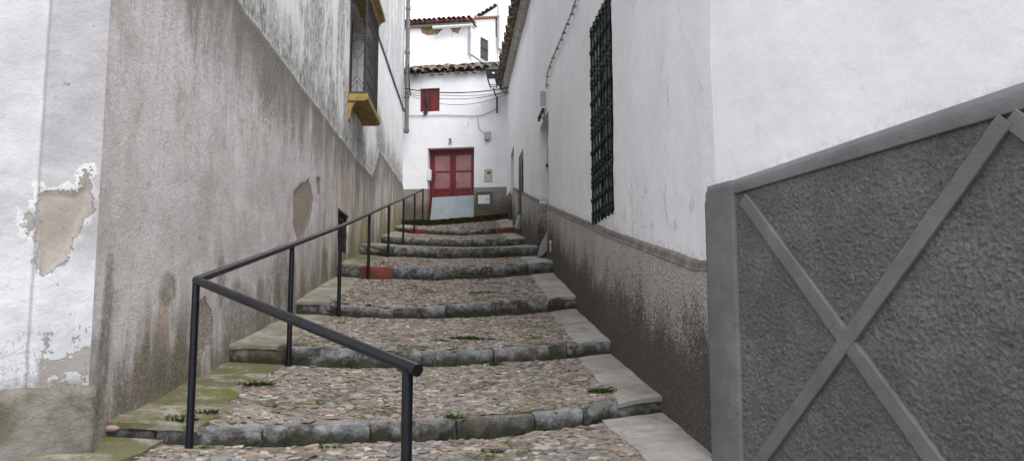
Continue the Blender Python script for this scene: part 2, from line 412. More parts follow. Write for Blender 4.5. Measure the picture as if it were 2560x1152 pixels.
def m_slab(name, moss, a=(.30, .272, .24), b=(.40, .372, .34)):
    m = Mt(name, .93, .15)
    big = m.noise(2.0, 7, .7)
    c = m.mix(m.ss(big, .35, .68), a, b)
    c = m.mix(m.mul(m.ss(m.noise(6, 7, .75, m.mp((1, 1, 1), (1, 5, 2))), .5, .66), .45), c, tuple(x*.62 for x in a))
    c = m.mix(m.mul(m.ss(m.noise(3.5, 9, .8, m.mp((1, 1, 1), (7, 1, 2))), .52, .62), .55), c, tuple(x*.45 for x in a))
    c = m.mix(m.mul(m.ss(m.noise(80, 5, .8), .6, .7), .6), c, (.1, .09, .08))
    if moss:
        k = m.noise(2.2, 9, .78, m.mp((1, 1, 1), (6, 2, 7)))
        c = m.mix(m.mul(m.ss(k, .38, .53), .9*moss), c, (.105, .10, .046))
        c = m.mix(m.mul(m.ss(m.noise(5, 7, .7, m.mp((1, 1, 1), (2, 2, 7))), .50, .60), .8*moss), c, (.115, .12, .025))
    m.bump(m.add(m.noise(50, 7, .75), m.mul(big, 2.5)), .010, .85)
    return m.done(c)
def m_riser(name, ramp, red=False):
    m = Mt(name, .85, .25)
    n = m.node('ShaderNodeObjectInfo'); r = n.outputs['Random']
    vec = m.node('ShaderNodeVectorMath', operation='ADD'); m.put(vec.inputs[0], m.co)
    cx = m.node('ShaderNodeCombineXYZ'); m.put(cx.inputs[0], m.mul(r, 37.0)); m.put(cx.inputs[1], m.mul(r, 11.0)); m.put(vec.inputs[1], cx.outputs[0])
    v = vec.outputs[0]
    c = m.ramp(r, ramp)
    c = m.mix(m.mul(m.ss(m.noise(7, 8, .78, v, .8), .46, .62), .75), c, (.36, .365, .385) if not red else (.17, .045, .035))
    if not red:
        c = m.mix(m.mul(m.ss(m.noise(5, 8, .78, v), .50, .60), .88), c, (.04, .034, .024))
        c = m.mix(m.mul(m.ss(m.noise(2.2, 7, .7, m.mp((1, 1, 1), (4, 4, 4), vec=v)), .5, .6), .8), c, (.07, .065, .045))
        c = m.mix(m.mul(m.ss(m.noise(9, 5, .7, v), .62, .67), m.ss(m.noise(2, 2, .5, v), .5, .6), .9), c, (.36, .30, .10))
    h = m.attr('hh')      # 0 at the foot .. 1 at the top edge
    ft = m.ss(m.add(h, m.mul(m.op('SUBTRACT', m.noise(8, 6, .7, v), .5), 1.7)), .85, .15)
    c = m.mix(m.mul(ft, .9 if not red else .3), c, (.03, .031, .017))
    c = m.mix(m.mul(m.ss(h, .90, 1.0), m.ss(m.noise(20, 6, .7, v), .4, .6), .5), c, (.28, .265, .24))  # lit top edge, put into the stone colour as a paler rim
    crack = m.mul(m.ss(m.op('ABSOLUTE', m.add(m.noise(4.5, 8, .6, m.mp((1, 1, 1.5), vec=v), .8), -.5)), .012, .0), m.ss(m.noise(5, 3, .5, v), .45, .6))
    c = m.mix(m.mul(crack, .0 if red else .45), c, (.04, .035, .03))
    m.bump(m.add(m.noise(25, 8, .75, v), m.mul(m.noise(8, 4, .6, v), 2.5), m.mul(crack, -.3 if red else -.8)), .012 if red else .022, .9)
    return m.done(c)
def m_rail():
    m = Mt('worn_navy_black_paint', .38, .35)
    c = m.mix(m.ss(m.noise(6, 6, .7), .4, .7), (.004, .005, .008), (.009, .011, .016))
    c = m.mix(m.mul(m.ss(m.noise(18, 8, .8, m.mp((1, 1, 3))), .64, .69), .8), c, (.07, .055, .05))
    c = m.mix(m.mul(m.ss(m.noise(120, 3, .8), .70, .74), .6), c, (.3, .3, .3))
    m.bump(m.noise(35, 5, .6), .0015, .8)
    return m.done(c, m.add(m.mul(m.noise(14, 5), .3), .2))
def m_tile(name, a, b, lich):
    m = Mt(name, .9, .15); r = m.attr('Col', 0)
    c = m.mix(m.ss(m.noise(5, 7, .7), .35, .65), a, b)
    c = m.mix(.6, c, r, 'MULTIPLY')
    c = m.mix(m.mul(m.ss(m.noise(16, 7, .75), .48, .62), lich), c, (.10, .10, .075))
    c = m.mix(m.mul(m.ss(m.noise(11, 6, .7, m.mp((1, 1, 1), (4, 4, 4))), .58, .66), .6), c, (.38, .37, .31))
    m.bump(m.noise(40, 6, .7), .01, .8)
    return m.done(c)
def m_red_paint():
    m = Mt('dark_red_gloss_paint', .45, .4)
    g = m.noise(1, 6, .6, m.mp((30, 30, 1.5)))
    c = m.mix(m.ss(g, .3, .7), (.12, .013, .017), (.175, .020, .025))
    c = m.mix(m.mul(m.ss(m.noise(8, 7, .7), .55, .7), .4), c, (.08, .01, .012))
    m.bump(g, .002, .6); return m.done(c, .42)
def m_glass(name, col, rough=.06):
    m = Mt(name, rough, .9)
    c = m.mix(m.ss(m.noise(3, 3), .3, .7), col, tuple(x*.7 for x in col))
    m.b.inputs['Coat Weight'].default_value = .6; m.b.inputs['Coat Roughness'].default_value = .03
    return m.done(c)
MAT['pil'] = m_pilaster(); MAT['base'] = m_base_stone(); MAT['white'] = m_white_wall(); MAT['white_wing'] = m_white_wall('smooth_limewash', .15)
MAT['plinth_r'] = m_roughcast('roughcast_plinth', (.21, .19, .175), (.54, .505, .485), (.05, .042, .032), True, 60)
MAT['plinth_f'] = m_roughcast('fine_roughcast', (.19, .165, .145), (.34, .305, .275), (.09, .08, .06), True, 45)
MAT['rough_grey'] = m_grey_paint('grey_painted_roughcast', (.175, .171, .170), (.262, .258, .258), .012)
MAT['smooth_grey'] = m_grey_paint('grey_painted_cement', (.118, .118, .119), (.165, .164, .167), .004)
MAT['mortar'] = m_mortar(); MAT['pebble'] = m_pebble()
MAT['slab_moss'] = m_slab('mossy_cement', 1.0, (.25, .23, .19), (.34, .315, .275)); MAT['slab'] = m_slab('pale_cement', .12, (.30, .278, .25), (.41, .385, .36))
MAT['slab_mid'] = m_slab('part_mossy_cement', .45)
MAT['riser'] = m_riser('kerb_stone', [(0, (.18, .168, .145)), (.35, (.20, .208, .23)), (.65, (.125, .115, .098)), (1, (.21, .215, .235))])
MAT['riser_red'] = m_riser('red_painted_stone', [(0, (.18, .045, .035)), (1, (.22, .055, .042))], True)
MAT['rail'] = m_rail()
MAT['tile_dark'] = m_tile('weathered_roof_tile', (.15, .115, .09), (.25, .20, .155), .9)
MAT['tile_red'] = m_tile('terracotta_tile', (.26, .12, .085), (.34, .19, .14), .35)
MAT['red'] = m_red_paint()
MAT['red_glass'] = m_glass('red_curtained_glass', (.30, .115, .12)); MAT['dark_glass'] = m_glass('dark_glass', (.012, .014, .016))
simple('green_iron', (.007, .020, .016), .5, 0, .3, .4, 12, .002)
simple('brown_iron', (.035, .026, .026), .6, 0, .4, .3, 12, .002)
simple('black_iron', (.018, .02, .024), .5, 0, .4, .3, 12, .001)
simple('cap_stone', (.20, .178, .155), .9, 0, .2, .35, 9, .006)
simple('rust_iron', (.05, .032, .026), .8, 0, .3, .4, 20, .002)
simple('yellow_plaster', (.36, .26, .10), .85, 0, .2, .35, 6, .008, 30)
simple('lichen_cement', (.16, .145, .09), .95, 0, .1, .5, 18, .012, 40)
simple('white_render', (.70, .71, .72), .85, 0, .2, .06, 1.2, .004, 30)
simple('grey_zinc', (.30, .31, .32), .5, .3, .5, .2, 5)
simple('grey_pipe', (.22, .21, .20), .9, 0, .2, .5, 22, .012, 50)
simple('board_blue', (.27, .32, .345), .55, 0, .4, .12, 3)
simple('plastic_white', (.66, .67, .68), .45, 0, .4, .06, 4)
simple('plastic_grey', (.36, .37, .38), .5, 0, .4, .12, 5)
simple('cream', (.52, .49, .38), .5, 0, .4, .15, 5)
simple('cable_black', (.02, .02, .022), .6, 0, .4, .2, 8)
simple('cable_grey', (.30, .30, .30), .7, 0, .3, .25, 8)
simple('steel_sheet', (.34, .36, .37), .42, .5, .5, .2, 4)
simple('brown_patch', (.20, .12, .075), .95, 0, .1, .5, 8, .02, 20)
simple('dark_cement', (.13, .12, .108), .95, 0, .1, .35, 12, .01, 50)
simple('ink', (.02, .02, .025), .5)
simple('brick_red', (.26, .11, .085), .9, 0, .2, .3, 10, .006, 60)
simple('weed_leaf', (.05, .105, .016), .7, 0, .3, .4, 30)
simple('weed_dark', (.032, .062, .014), .75, 0, .3, .4, 30)
simple('wood_brown', (.06, .04, .03), .7, 0, .3, .3, 10)
simple('pale_glass', (.28, .33, .31), .2, 0, .6, .2, 12)
simple('timber_grey', (.24, .21, .17), .85, 0, .2, .3, 10, .004, 40)
simple('dusty_ground', (.19, .17, .15), .97, 0, .1, .3, .6, .02, 12)
MATG = MAT

# ------------------------------------------------------------------ frames of the walls
XL = lambda Y: -2.05-.048*Y
XR = lambda Y: 1.52-.077*Y
LF = Fr((XL(4.18), 4.18), (-.048, 1), 0, -1)          # left house: local x up the alley, outward = -y
RF = Fr((XR(4.47), 4.47), (-.077, 1), 0, 1)           # right house: outward = +y
CF = Fr((XR(4.47), 4.47), (-.347, .938), 0, 1)        # its near wing, s < 0 towards the camera
PF = Fr((XL(4.18)+.025, 4.16), (.85, .53), 0, -1)     # white corner house at the left, s < 0 to the left
HF = Fr((-.055, 21.6), (.988, -.153), 3.72, -1)       # house at the head of the steps

MAT['left'] = m_left_wall()
# ------------------------------------------------------------------ steps
STEP = [  # (Y left, Y right), [(px, y of nosing, y of riser foot)]
 ((4.41, 5.6), [(262,1060,1100),(480,1066,1110),(690,1064,1111),(870,1056,1103),(1000,1051,1101),(1100,1048,1101),(1240,1043,1093),(1340,1033,1076),(1500,1013,1053),(1665,993,1033)]),
 ((6.5, 7.36), [(565,862,905),(720,863,911),(830,868,918),(960,874,918),(1090,877,917),(1280,872,906),(1440,858,896),(1535,853,886)]),
 ((8.87, 9.4), [(735,753,786),(850,758,791),(960,772,796),(1100,764,796),(1260,751,788),(1370,746,781),(1445,741,773)]),
 ((11.4, 11.5), [(835,661,693),(950,666,697),(1100,671,701),(1240,664,693),(1388,653,683)]),
 ((13.8, 13.5), [(897,611,637),(1000,618,642),(1130,622,647),(1280,617,643),(1350,615,641)]),
 ((16.8, 15.9), [(948,590,608),(1000,595,613),(1140,600,618),(1280,597,616),(1316,596,614)]),
 ((19.7, 18.6), [(984,567,577),(1026,571,584),(1158,577,589),(1239,570,585),(1289,567,583)]),
 ((21.35, 20.6), [(1008,550,562),(1075,549,565),(1139,546,560),(1239,536,551),(1273,532,548)]),
]
class Riser:
    def __init__(s, ys, pts):
        s.l = Vector((XL(ys[0]), ys[0])); s.r = Vector((XR(ys[1]), ys[1])); s.e = (s.r-s.l).normalized(); s.L = (s.r-s.l).length
        s.top = []; s.bot = []
        for px, a, b in pts:
            fr = Fr(s.l, s.e)
            t, z = fr.hit(px, a); t2, z2 = fr.hit(px, b)
            s.top.append((t/s.L, z)); s.bot.append((t/s.L, z2))
        s.fr = fr
    def t_of(s, px): return max(0, min(1, s.fr.hit(px, 600)[0]/s.L))
    def xy(s, t): return s.l+(s.r-s.l)*t
    def zt(s, t): return interp(t, s.top)
    def zb(s, t): return interp(t, s.bot)
RS = [Riser(*q) for q in STEP]
GL = [(0.0, RS[0].zb(0)-.45)]+[q for r in RS for q in ((r.l.y-.001, r.zb(0)), (r.l.y+.001, r.zt(0)))]+[(24, RS[-1].zt(0))]
GR = [(0.0, RS[0].zb(1)-.5)]+[q for r in RS for q in ((r.r.y-.001, r.zb(1)), (r.r.y+.001, r.zt(1)))]+[(24, RS[-1].zt(1))]
glin = lambda Y: interp(Y, [(0, 0), (RS[0].l.y, RS[0].zb(0)+.05)]+[(r.l.y, r.zt(0)-.08) for r in RS[1:]])
grin = lambda Y: interp(Y, [(0, 0.02), (RS[0].r.y, RS[0].zb(1)+.05)]+[(r.r.y, r.zt(1)-.08) for r in RS[1:]])

# ground sheet
def ground_z(x, y):
    z = interp(y, [(-5, -.55), (2.5, .12), (4.2, .28), (21.3, 3.45), (23, 3.65), (60, 6.0), (400, 8.0)])
    return z-.12
mb = MB(); xs = lines((-300, 60), (-30, 3), (-6, 1), (6, 3), (30, 60), 300); ys = lines((-200, 40), (-10, 1.5), (24, 6), (60, 60), 400)
for x in xs:
    for y in ys: mb.v.append((x, y, ground_z(x, y)))
ny = len(ys)
for i in range(len(xs)-1):
    for j in range(ny-1): mb.f.append((i*ny+j, (i+1)*ny+j, (i+1)*ny+j+1, i*ny+j+1))
tag(mb.build('ground', MAT['dusty_ground']), kind='structure')

# pebbles ------------------------------------------------------------
def ico(sub):
    bm = bmesh.new(); bmesh.ops.create_icosphere(bm, subdivisions=sub, radius=1)
    v = np.array([p.co[:] for p in bm.verts]); f = np.array([[q.index for q in a.verts] for a in bm.faces]); bm.free(); return v, f
ICO = {1: ico(1), 2: ico(2)}
PAL = np.array([(.36,.31,.25),(.31,.25,.21),(.26,.235,.21),(.40,.36,.31),(.22,.215,.225),(.185,.19,.205),(.33,.255,.225),(.27,.215,.17),(.45,.42,.38),(.20,.17,.15),(.34,.30,.27),(.29,.26,.22)])
def stones_mesh(name, items, mat, parent, sub, kind='stuff'):
    """items: x,y,z,a,b,h,rot"""
    bv, bf = ICO[sub]; n = len(items); nv = len(bv); it = np.array(items)
    jit = 1+np.random.uniform(-.26, .26, (n, nv)); V = bv[None]*jit[..., None]
    V = np.sign(V)*np.abs(V)**.7
    V = V*it[:, None, 3:6]
    tilt = np.random.uniform(-.18, .18, (n, 1)); V[..., 2] += V[..., 0]*tilt
    c, s = np.cos(it[:, 6])[:, None], np.sin(it[:, 6])[:, None]
    X = V[..., 0]*c-V[..., 1]*s; Y = V[..., 0]*s+V[..., 1]*c
    P = np.stack([X, Y, V[..., 2]], -1)+it[:, None, :3]
    F = (bf[None]+(np.arange(n)*nv)[:, None, None]).reshape(-1, 3)
    me = bpy.data.meshes.new(name); me.vertices.add(n*nv); me.vertices.foreach_set('co', P.reshape(-1))
    me.loops.add(F.size); me.loops.foreach_set('vertex_index', F.reshape(-1).astype(np.int32))
    me.polygons.add(len(F)); me.polygons.foreach_set('loop_start', np.arange(0, F.size, 3, dtype=np.int32))
    me.polygons.foreach_set('use_smooth', np.zeros(len(F), dtype=bool))
    me.update(calc_edges=True)
    gain = 1.12 if sub > 1 else 1.25
    col = gain*PAL[np.random.randint(0, len(PAL), n)]*np.random.uniform(.5, .95, (n, 1))*np.array([[1.0, .97, .94]])
    C = np.ones((n, nv, 4)); C[..., :3] = col[:, None]
    a = me.attributes.new('Col', 'FLOAT_COLOR', 'POINT'); a.data.foreach_set('color', C.reshape(-1))
    me.materials.append(mat); o = bpy.data.objects.new(name, me); COL.objects.link(o); o.parent = parent
    if kind: o['kind'] = kind
    return o
def surf(k, t, b):
    """tread k: t across, b from the nosing (0) to the foot of the next riser (1)"""
    A = RS[k]; pa = A.xy(t); za = A.zt(t)
    if k+1 < len(RS): B = RS[k+1]; pb = B.xy(t); zb = B.zb(t)
    else: pb = pa+Vector((.1, 1.6)); zb = za+.06
    p = pa.lerp(pb, b); return Vector((p.x, p.y, za+(zb-za)*b+.012*fbm(p.x*1.6, p.y*1.6, 0, 2)))
WSL = .42; WSR = .37      # widths of the cement strips at the two sides
BREAKS = [
 [262,412,672,935,1145,1335,1455,1665],
 [565,735,1000,1092,1235,1415,1535],
 [735,800,985,1115,1240,1372,1445],
 [835,903,985,1085,1110,1232,1320,1388],
 [897,950,985,1090,1180,1275,1350],
 [948,990,1072,1155,1245,1280,1316],
 [984,1023,1071,1150,1240,1289],
 [1008,1060,1120,1180,1235,1273]]
REDS = {(3, 1), (6, 1), (6, 4)}
NM = ['lowest', 'second', 'third', 'fourth', 'fifth', 'sixth', 'seventh']
SLAB = [  # labels
 'lowest cobbled step, with weeds beside its mossy left strip',
 'second cobbled step up, with bright weeds in its middle',
 'third cobbled step up, below the one with a broad red block',
 'fourth cobbled step up, with a broad red painted block at left',
 'fifth cobbled step up, its right end by the leaning metal sheet',
 'sixth cobbled step up, just below the one with two red blocks',
 'seventh and highest cobbled step, with red painted blocks at both ends']
def riser_stone(k, t0, t1, mat, parent):
    R = RS[k]; L = (t1-t0)*R.L; n = max(4, int(L/(.022 if k < 3 else .05)))
    nrm = Vector((R.e.y, -R.e.x)); mb = MB(); H = []
    g = .006/R.L; dz0 = random.uniform(-.014, .008); dn0 = random.uniform(-.018, .016); dep = random.uniform(.07, .12)
    for i in range(n+1):
        u = i/n; t = t0+g+(t1-t0-2*g)*u
        en = min(u, 1-u)*L; rd = .010*(1-sm(0, .025, en))
        p = R.xy(t); zt = R.zt(t)+.006+dz0; zb = R.zb(t)-.06; seed = k*13+t0*40
        sec = []
        for q, (nn, zz) in enumerate([(-.012, 0), (-.004, .3), (.002, .62), (.003, .88), (-.004, .975), (-.02, 1.0), (-.09, 1.0), (-dep, .995), (-dep-.01, .8)]):
            z = zb+(zt-zb)*zz
            a = 1 if q < 7 else .3
            d = (.026*fbm(p.x*4+seed, z*6, q*.05, 3)+.014*fbm(p.x*17+seed, z*17, q*.05, 2))*a; dz = (.011*fbm(p.x*4, seed, q*.2, 2)+.006*n2(p.x*19, seed))*(zz > .6)
            nn2 = nn+dn0+d-rd
            w = p+nrm*nn2; sec.append((w.x, w.y, z+dz-(rd*.8 if zz > .8 else 0))); H.append(max(0, min(1, (z-R.zb(t))/(R.zt(t)-R.zb(t)))))
        mb.v += sec
    m = 9
    for i in range(n):
        for q in range(m-1): mb.f.append((i*m+q, (i+1)*m+q, (i+1)*m+q+1, i*m+q+1))
    mb.f += [tuple(range(m))[::-1], tuple(n*m+q for q in range(m))]
    o = mb.build('riser_stone', mat, parent, auto=.55)
    a = o.data.attributes.new('hh', 'FLOAT', 'POINT'); a.data.foreach_set('value', H)
    return o
def strip(name, k, tl, tr, lift, th, mat, parent, b0=-.012, seed=0, ns=16):
    """cement strip between across-functions tl(b), tr(b)"""
    mb = MB(); N = 22; Mx = 8
    A = RS[k]
    for i in range(N+1):
        b = i/N
        for j in range(Mx+1):
            c = j/Mx; t = tl(b)+(tr(b)-tl(b))*c
            p = surf(k, t, b); L = 2.2
            if i == 0: p = p+Vector((A.e.y, -A.e.x, 0))*(.012+.012*n2(c*3, seed)); 
            e = min(c*4, 1) if tl(0) > .01 else min((1-c)*4, 1)
            z = p.z+lift*(.35+.65*e)+.008*fbm(p.x*3, p.y*3, seed, 3)
            mb.v.append((p.x, p.y, z-(.008 if i == 0 else 0)))
    W = Mx+1
    for i in range(N):
        for j in range(Mx): mb.f.append((i*W+j, i*W+j+1, (i+1)*W+j+1, (i+1)*W+j))
    b = len(mb.v)
    for j in range(W): x, y, z = mb.v[j]; mb.v.append((x, y+.003, z-th-.012*abs(n2(j*.7, seed))))
    for j in range(Mx): mb.f.append((j, b+j, b+j+1, j+1))
    b = len(mb.v); side = 0 if tl(0) > .01 else Mx
    for i in range(N+1): x, y, z = mb.v[i*W+side]; mb.v.append((x, y, z-.05))
    for i in range(N): mb.f.append((i*W+side, (i+1)*W+side, b+i+1, b+i))
    return mb.build(name, mat, parent, auto=.8)
def wob(t, b, s): return t+.05*fbm(b*3, s, 0, 2)
def cobble_items(k, tl, tr, pitch, b_lo, b_hi, fn=None):
    items = []; A = RS[max(k, 0)]
    f = fn or (lambda t, b: surf(k, t, b))
    p0, p1 = f(.5, b_lo), f(.5, b_hi); ly = (p1-p0).length; lx = A.L
    ni, nj = int(lx/(pitch*1.15)), int(ly/(pitch*.86))
    for j in range(nj):
        for i in range(ni):
            b = b_lo+(b_hi-b_lo)*(j+.5+random.uniform(-.33, .33))/nj
            t = (i+.5+(j % 2)*.5+random.uniform(-.33, .33))/ni
            if not (tl(b) < t < tr(b)): continue
            if random.random() < .16: continue
            p = f(t, b); s = random.lognormvariate(0, .36)
            if fbm(p.x*.9, p.y*.9, 4, 2) > .45 and random.random() < .5: continue
            a = pitch*.56*s*random.uniform(.9, 1.45); c = pitch*.46*s*random.uniform(.7, 1.05); h = pitch*.22*random.uniform(.5, 1.4)
            items.append((p.x, p.y, p.z-h*min(.97, random.uniform(.40, .85)+.25*max(0, fbm(p.x*1.3, p.y*1.3, 9, 2)))+.002, a, c, h, random.gauss(0, .45)))
    return items
STEPS = []
for k in range(7):
    R = RS[k]; c = surf(k, .5, 0)
    st = empty('stone_step', (0, 0, 0), 0, SLAB[k], 'step', 'cobbled steps climbing the alley'); STEPS.append(st)
    br = [R.t_of(p) for p in BREAKS[k]]; br[0] = -.01; br[-1] = 1.01
    for i, (a, b) in enumerate(zip(br, br[1:])):
        red = (k, i) in REDS
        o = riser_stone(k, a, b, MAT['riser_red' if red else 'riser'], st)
        if red: o['label'] = 'red painted riser stone'
    # mortar bed: back of the riser + tread
    mb = MB(); N = 26; Mx = 40
    nrm = Vector((R.e.y, -R.e.x))
    for i in range(-2, N+1):
        for j in range(Mx+1):
            t = -.02+1.04*j/Mx
            if i < 0:
                p = R.xy(t)-nrm*.05; z = (R.zb(t)-.2) if i == -2 else R.zt(t)-.035
                mb.v.append((p.x, p.y, z))
            else:
                p = surf(k, t, i/N*1.03+.02); mb.v.append((p.x, p.y, p.z+.006*fbm(p.x*9, p.y*9, 1, 2)-(.03 if i == 0 else .004)))
    W = Mx+1
    for i in range(N+2):
        for j in range(Mx): mb.f.append((i*W+j, i*W+j+1, (i+1)*W+j+1, (i+1)*W+j))
    mb.build('mortar_bed', MAT['mortar'], st, smooth=True)
    wl = WSL/R.L; wr = WSR/R.L
    Ld = (surf(k, .5, 1)-surf(k, .5, 0)).length
    TL = (lambda b, w=wl, k=k: w+.03*fbm(b*3, k, 0, 2)+.012*fbm(b*14, k, 0, 2)+(.02 if k == 0 else 0)); TR = (lambda b, w=wr, k=k: 1-w+.012*fbm(b*3, k+5, 0, 2)+.008*fbm(b*15, k+5, 0, 2))
    strip('cement_strip', k, lambda b: -.015, TL, .012, .03, MAT['slab_moss' if k in (0, 3) else 'slab_mid'], st, seed=k)
    strip('cement_strip', k, TR, lambda b: 1.015, .012, .028, MAT['slab'], st, seed=k+9)
    items = cobble_items(k, lambda b: TL(b)-.004, lambda b: TR(b)+.002, .046 if k < 4 else .055, .10/Ld, .995)
    stones_mesh('cobbles', items, MAT['pebble'], st, 2 if k < 1 else 1)
# landing kerb at the head
st = empty('stone_kerb', (0, 0, 0), 0, 'mossy dark kerb curving in front of the red door of number 5', 'kerb')
br = [RS[7].t_of(p) for p in BREAKS[7]]; br[0] = -.01; br[-1] = 1.01
simple('kerb_moss', (.028, .032, .012), .95, 0, .1, .5, 9, .015, 30)
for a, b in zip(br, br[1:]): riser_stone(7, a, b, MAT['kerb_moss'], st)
mb = MB(); W = 21
for i, b in enumerate((-.0, .02, .5, 1.0)):
    for j in range(W):
        t = -.02+1.04*j/(W-1); p = RS[7].xy(t)+Vector((0, .05+b*1.5)); z = RS[7].zt(t)-(.3 if i == 0 else .01)+b*.03; mb.v.append((p.x, p.y, z))
for i in range(3):
    for j in range(W-1): mb.f.append((i*W+j, i*W+j+1, (i+1)*W+j+1, (i+1)*W+j))
mb.build('landing_slab', MAT['slab_mid'], st)
# foreground paving below the lowest step
def low(t, b):
    pa = RS[0].xy(t); za = RS[0].zb(t); Y = pa.y-.02-b*7.0; d = pa.y-Y
    z = za-.1*min(d, 3.2)-.02*max(0, d-3.2); x = (-3.4+5.9*t)*b+pa.x*(1-b)
    return Vector((x, Y, z+.012*fbm(x*1.6, Y*1.6, 0, 2)))
mb = MB(); N = 60; W = 61
for i in range(N+1):
    for j in range(W):
        p = low(-.3+1.6*j/(W-1), (i/N)**1.5); mb.v.append((p.x, p.y, p.z-.004))
for i in range(N):
    for j in range(W-1): mb.f.append((i*W+j, i*W+j+1, (i+1)*W+j+1, (i+1)*W+j))
path = tag(mb.build('path', MAT['mortar'], smooth=True), kind='structure')
items = []
p_it = cobble_items(0, lambda b: .075 if b > .02 else .09, lambda b: .87, .046, 0.0, .26, low)
o = stones_mesh('cobblestones', p_it, MAT['pebble'], None, 2); tag(o, 'pebble cobbles set in mortar below the lowest step', 'cobbles')
def low_slab(t0, t1, mat, name, label, lift=.014, b1=.22, wb=.0, b0=0):
    mb = MB(); N = 20; Mx = 8
    for i in range(N+1):
        for j in range(Mx+1):
            b = b0+(b1-b0)*i/N; t = t0+(t1-t0)*j/Mx+wb*fbm(b*14, t0*9+j*.02, 0, 2)
            p = low(t, b); mb.v.append((p.x, p.y, p.z+lift+.008*fbm(p.x*3, p.y*3, 3, 3)))
    W = Mx+1
    for i in range(N):
        for j in range(Mx): mb.f.append((i*W+j, i*W+j+1, (i+1)*W+j+1, (i+1)*W+j))
    b = len(mb.v); ring = [j for j in range(W)]+[i*W+Mx for i in range(1, N+1)]+[N*W+j for j in range(Mx-1, -1, -1)]+[i*W for i in range(N-1, 0, -1)]
    for r in ring: x, y, z = mb.v[r]; mb.v.append((x, y, z-.06))
    n = len(ring)
    for i in range(n): mb.f.append((ring[i], ring[(i+1) % n], b+(i+1) % n, b+i))
    return tag(mb.build(name, mat, auto=.8), label, 'slab')
low_slab(.855, 1.03, MAT['slab'], 'cement_slab', 'pale cement slab on the ground at the foot of the grey corner wall', wb=.01)
low_slab(-.03, .09, MAT['slab_moss'], 'cement_slab', 'green mossy cement slab below the left end of the lowest step', lift=.02, wb=.01, b1=.12)
# ------------------------------------------------------------------ left house
def Yof(F, s): return F.o.y+F.e.y*s
lh = empty('old_house', (LF.o.x, LF.o.y, 0), LF.rz, 'tall stained grey and white house on the left with a caged window', 'house')
tp = [LF.hit(*p) for p in [(530,0),(640,50),(670,95),(860,355),(890,385),(930,440),(947,375),(1003,457)]]
zl = sum(z for _, z in tp[:5])/5
TOP = [(-1, zl), (tp[4][0], zl), tp[5], (tp[6][0], tp[6][1]), (18, tp[7][1])]
ztop = lambda s: interp(s, TOP)+.018*fbm(s*2.2, 3, 0, 3)
PATCH = [[(728,480),(745,462),(768,450),(778,500),(770,545),(752,590),(737,600),(727,560)], [(786,445),(795,446),(794,487),(788,482)],
         [(503,745),(515,770),(521,830),(517,857),(502,866),(488,905),(469,870),(467,800),(480,768)], [(984,346),(991,340),(998,368),(990,378)],
         [(826,440),(850,432),(858,470),(848,500),(834,480)]]
PLS = [[LF.hit(*p) for p in q] for q in PATCH[:4]]
def patchf(s, z): return max(-.5, max(sdf(p, s, z) for p in PLS))
OFF = .26
bs0, bz0 = LF.hit(912, 235, OFF); bs1 = LF.hit(942, 278, OFF)[0]; bz1 = LF.hit(946, 64, OFF)[1]
gs0, gz0 = LF.hit(838, 624); gs1 = LF.hit(868, 580)[0]; gz1 = LF.hit(838, 517)[1]
def nl(s, z):
    d = .012*fbm(s*.9, z*.9, 2, 3)+.004*fbm(s*6, z*6, 1, 2)
    d += .028*(1-sm(-.03, .02, z-ztop(s)))
    if z < 5 and s < 17: d -= .012*sm(-.01, .02, patchf(s, z))
    return d
wall_grid('wall', MAT['left'], lh, lines((-.04, .035), (8.5, .07), 17.62), lines((-.4, .04), (4.6, .10), 10.8),
          [(bs0+.1, bs1-.08, bz0, bz1, .24), (gs0, gs1, gz0, gz1, .3)], nl, -1,
          {'up': lambda s, z: z-ztop(s), 'gnd': lambda s, z: z-glin(Yof(LF, s)), 'patch': lambda s, z: patchf(s, z) if z < 5 else -.5})
mb = MB(); mb.add([(17.62,0,-.4),(17.62,6,-.4),(17.62,6,10.8),(17.62,0,10.8),(0,0,10.8),(0,6,10.8),(0,6,-.4),(0,0.02,-.4)], [(0,1,2,3),(3,2,5,4),(4,5,6,7),(1,6,5,2)])
mb.build('end_wall', MAT['white_render'], lh)
# string moulding and downpipe
ms, mz = LF.hit(950, 112)
mb = MB(); mb.prism([(0, 0), (-.035, .005), (-.04, .03), (-.03, .055), (0, .07)], lambda p, t: (t, p[0], p[1]+mz), bs1+.1, 17.6)
mb.build('moulding', MAT['grey_pipe'], lh)
pz = LF.hit(1008, 335)[1]
mb = MB(); x, y = 17.50, -.10
mb.tube([(x, y, pz), (x, y, 10.6)], .062, 12)
for z in (pz+.02, pz+1.0, pz+2.3, pz+3.6): mb.lathe([(.062, 0), (.078, .01), (.078, .10), (.062, .11)], (x, y, z), 12)
mb.build('drainpipe', MAT['grey_pipe'], lh, auto=.7)
# caged window
mb = MB(); yy = .22; ws0, ws1 = bs0+.1, bs1-.08
mb.box((ws0, yy-.03, bz0), (ws0+.07, yy+.02, bz1)); mb.box((ws1-.07, yy-.03, bz0), (ws1, yy+.02, bz1)); mb.box(((ws0+ws1)/2-.04, yy-.035, bz0), ((ws0+ws1)/2+.04, yy+.02, bz1))
mb.box((ws0+.07, yy-.028, bz0), ((ws0+ws1)/2-.04, yy+.02, bz0+.09)); mb.box((ws0+.07, yy-.028, bz1-.08), ((ws0+ws1)/2-.04, yy+.02, bz1))
mb.box(((ws0+ws1)/2+.04, yy-.028, bz0), (ws1-.07, yy+.02, bz0+.09)); mb.box(((ws0+ws1)/2+.04, yy-.028, bz1-.08), (ws1-.07, yy+.02, bz1))
fr = mb.build('window', MAT['wood_brown'], lh, bevel=.004)
mb = MB(); mb.add([(ws0, yy+.005, bz0), (ws1, yy+.005, bz0), (ws1, yy+.005, bz1), (ws0, yy+.005, bz1)], [(0, 1, 2, 3)]); mb.build('pane', MAT['dark_glass'], fr)
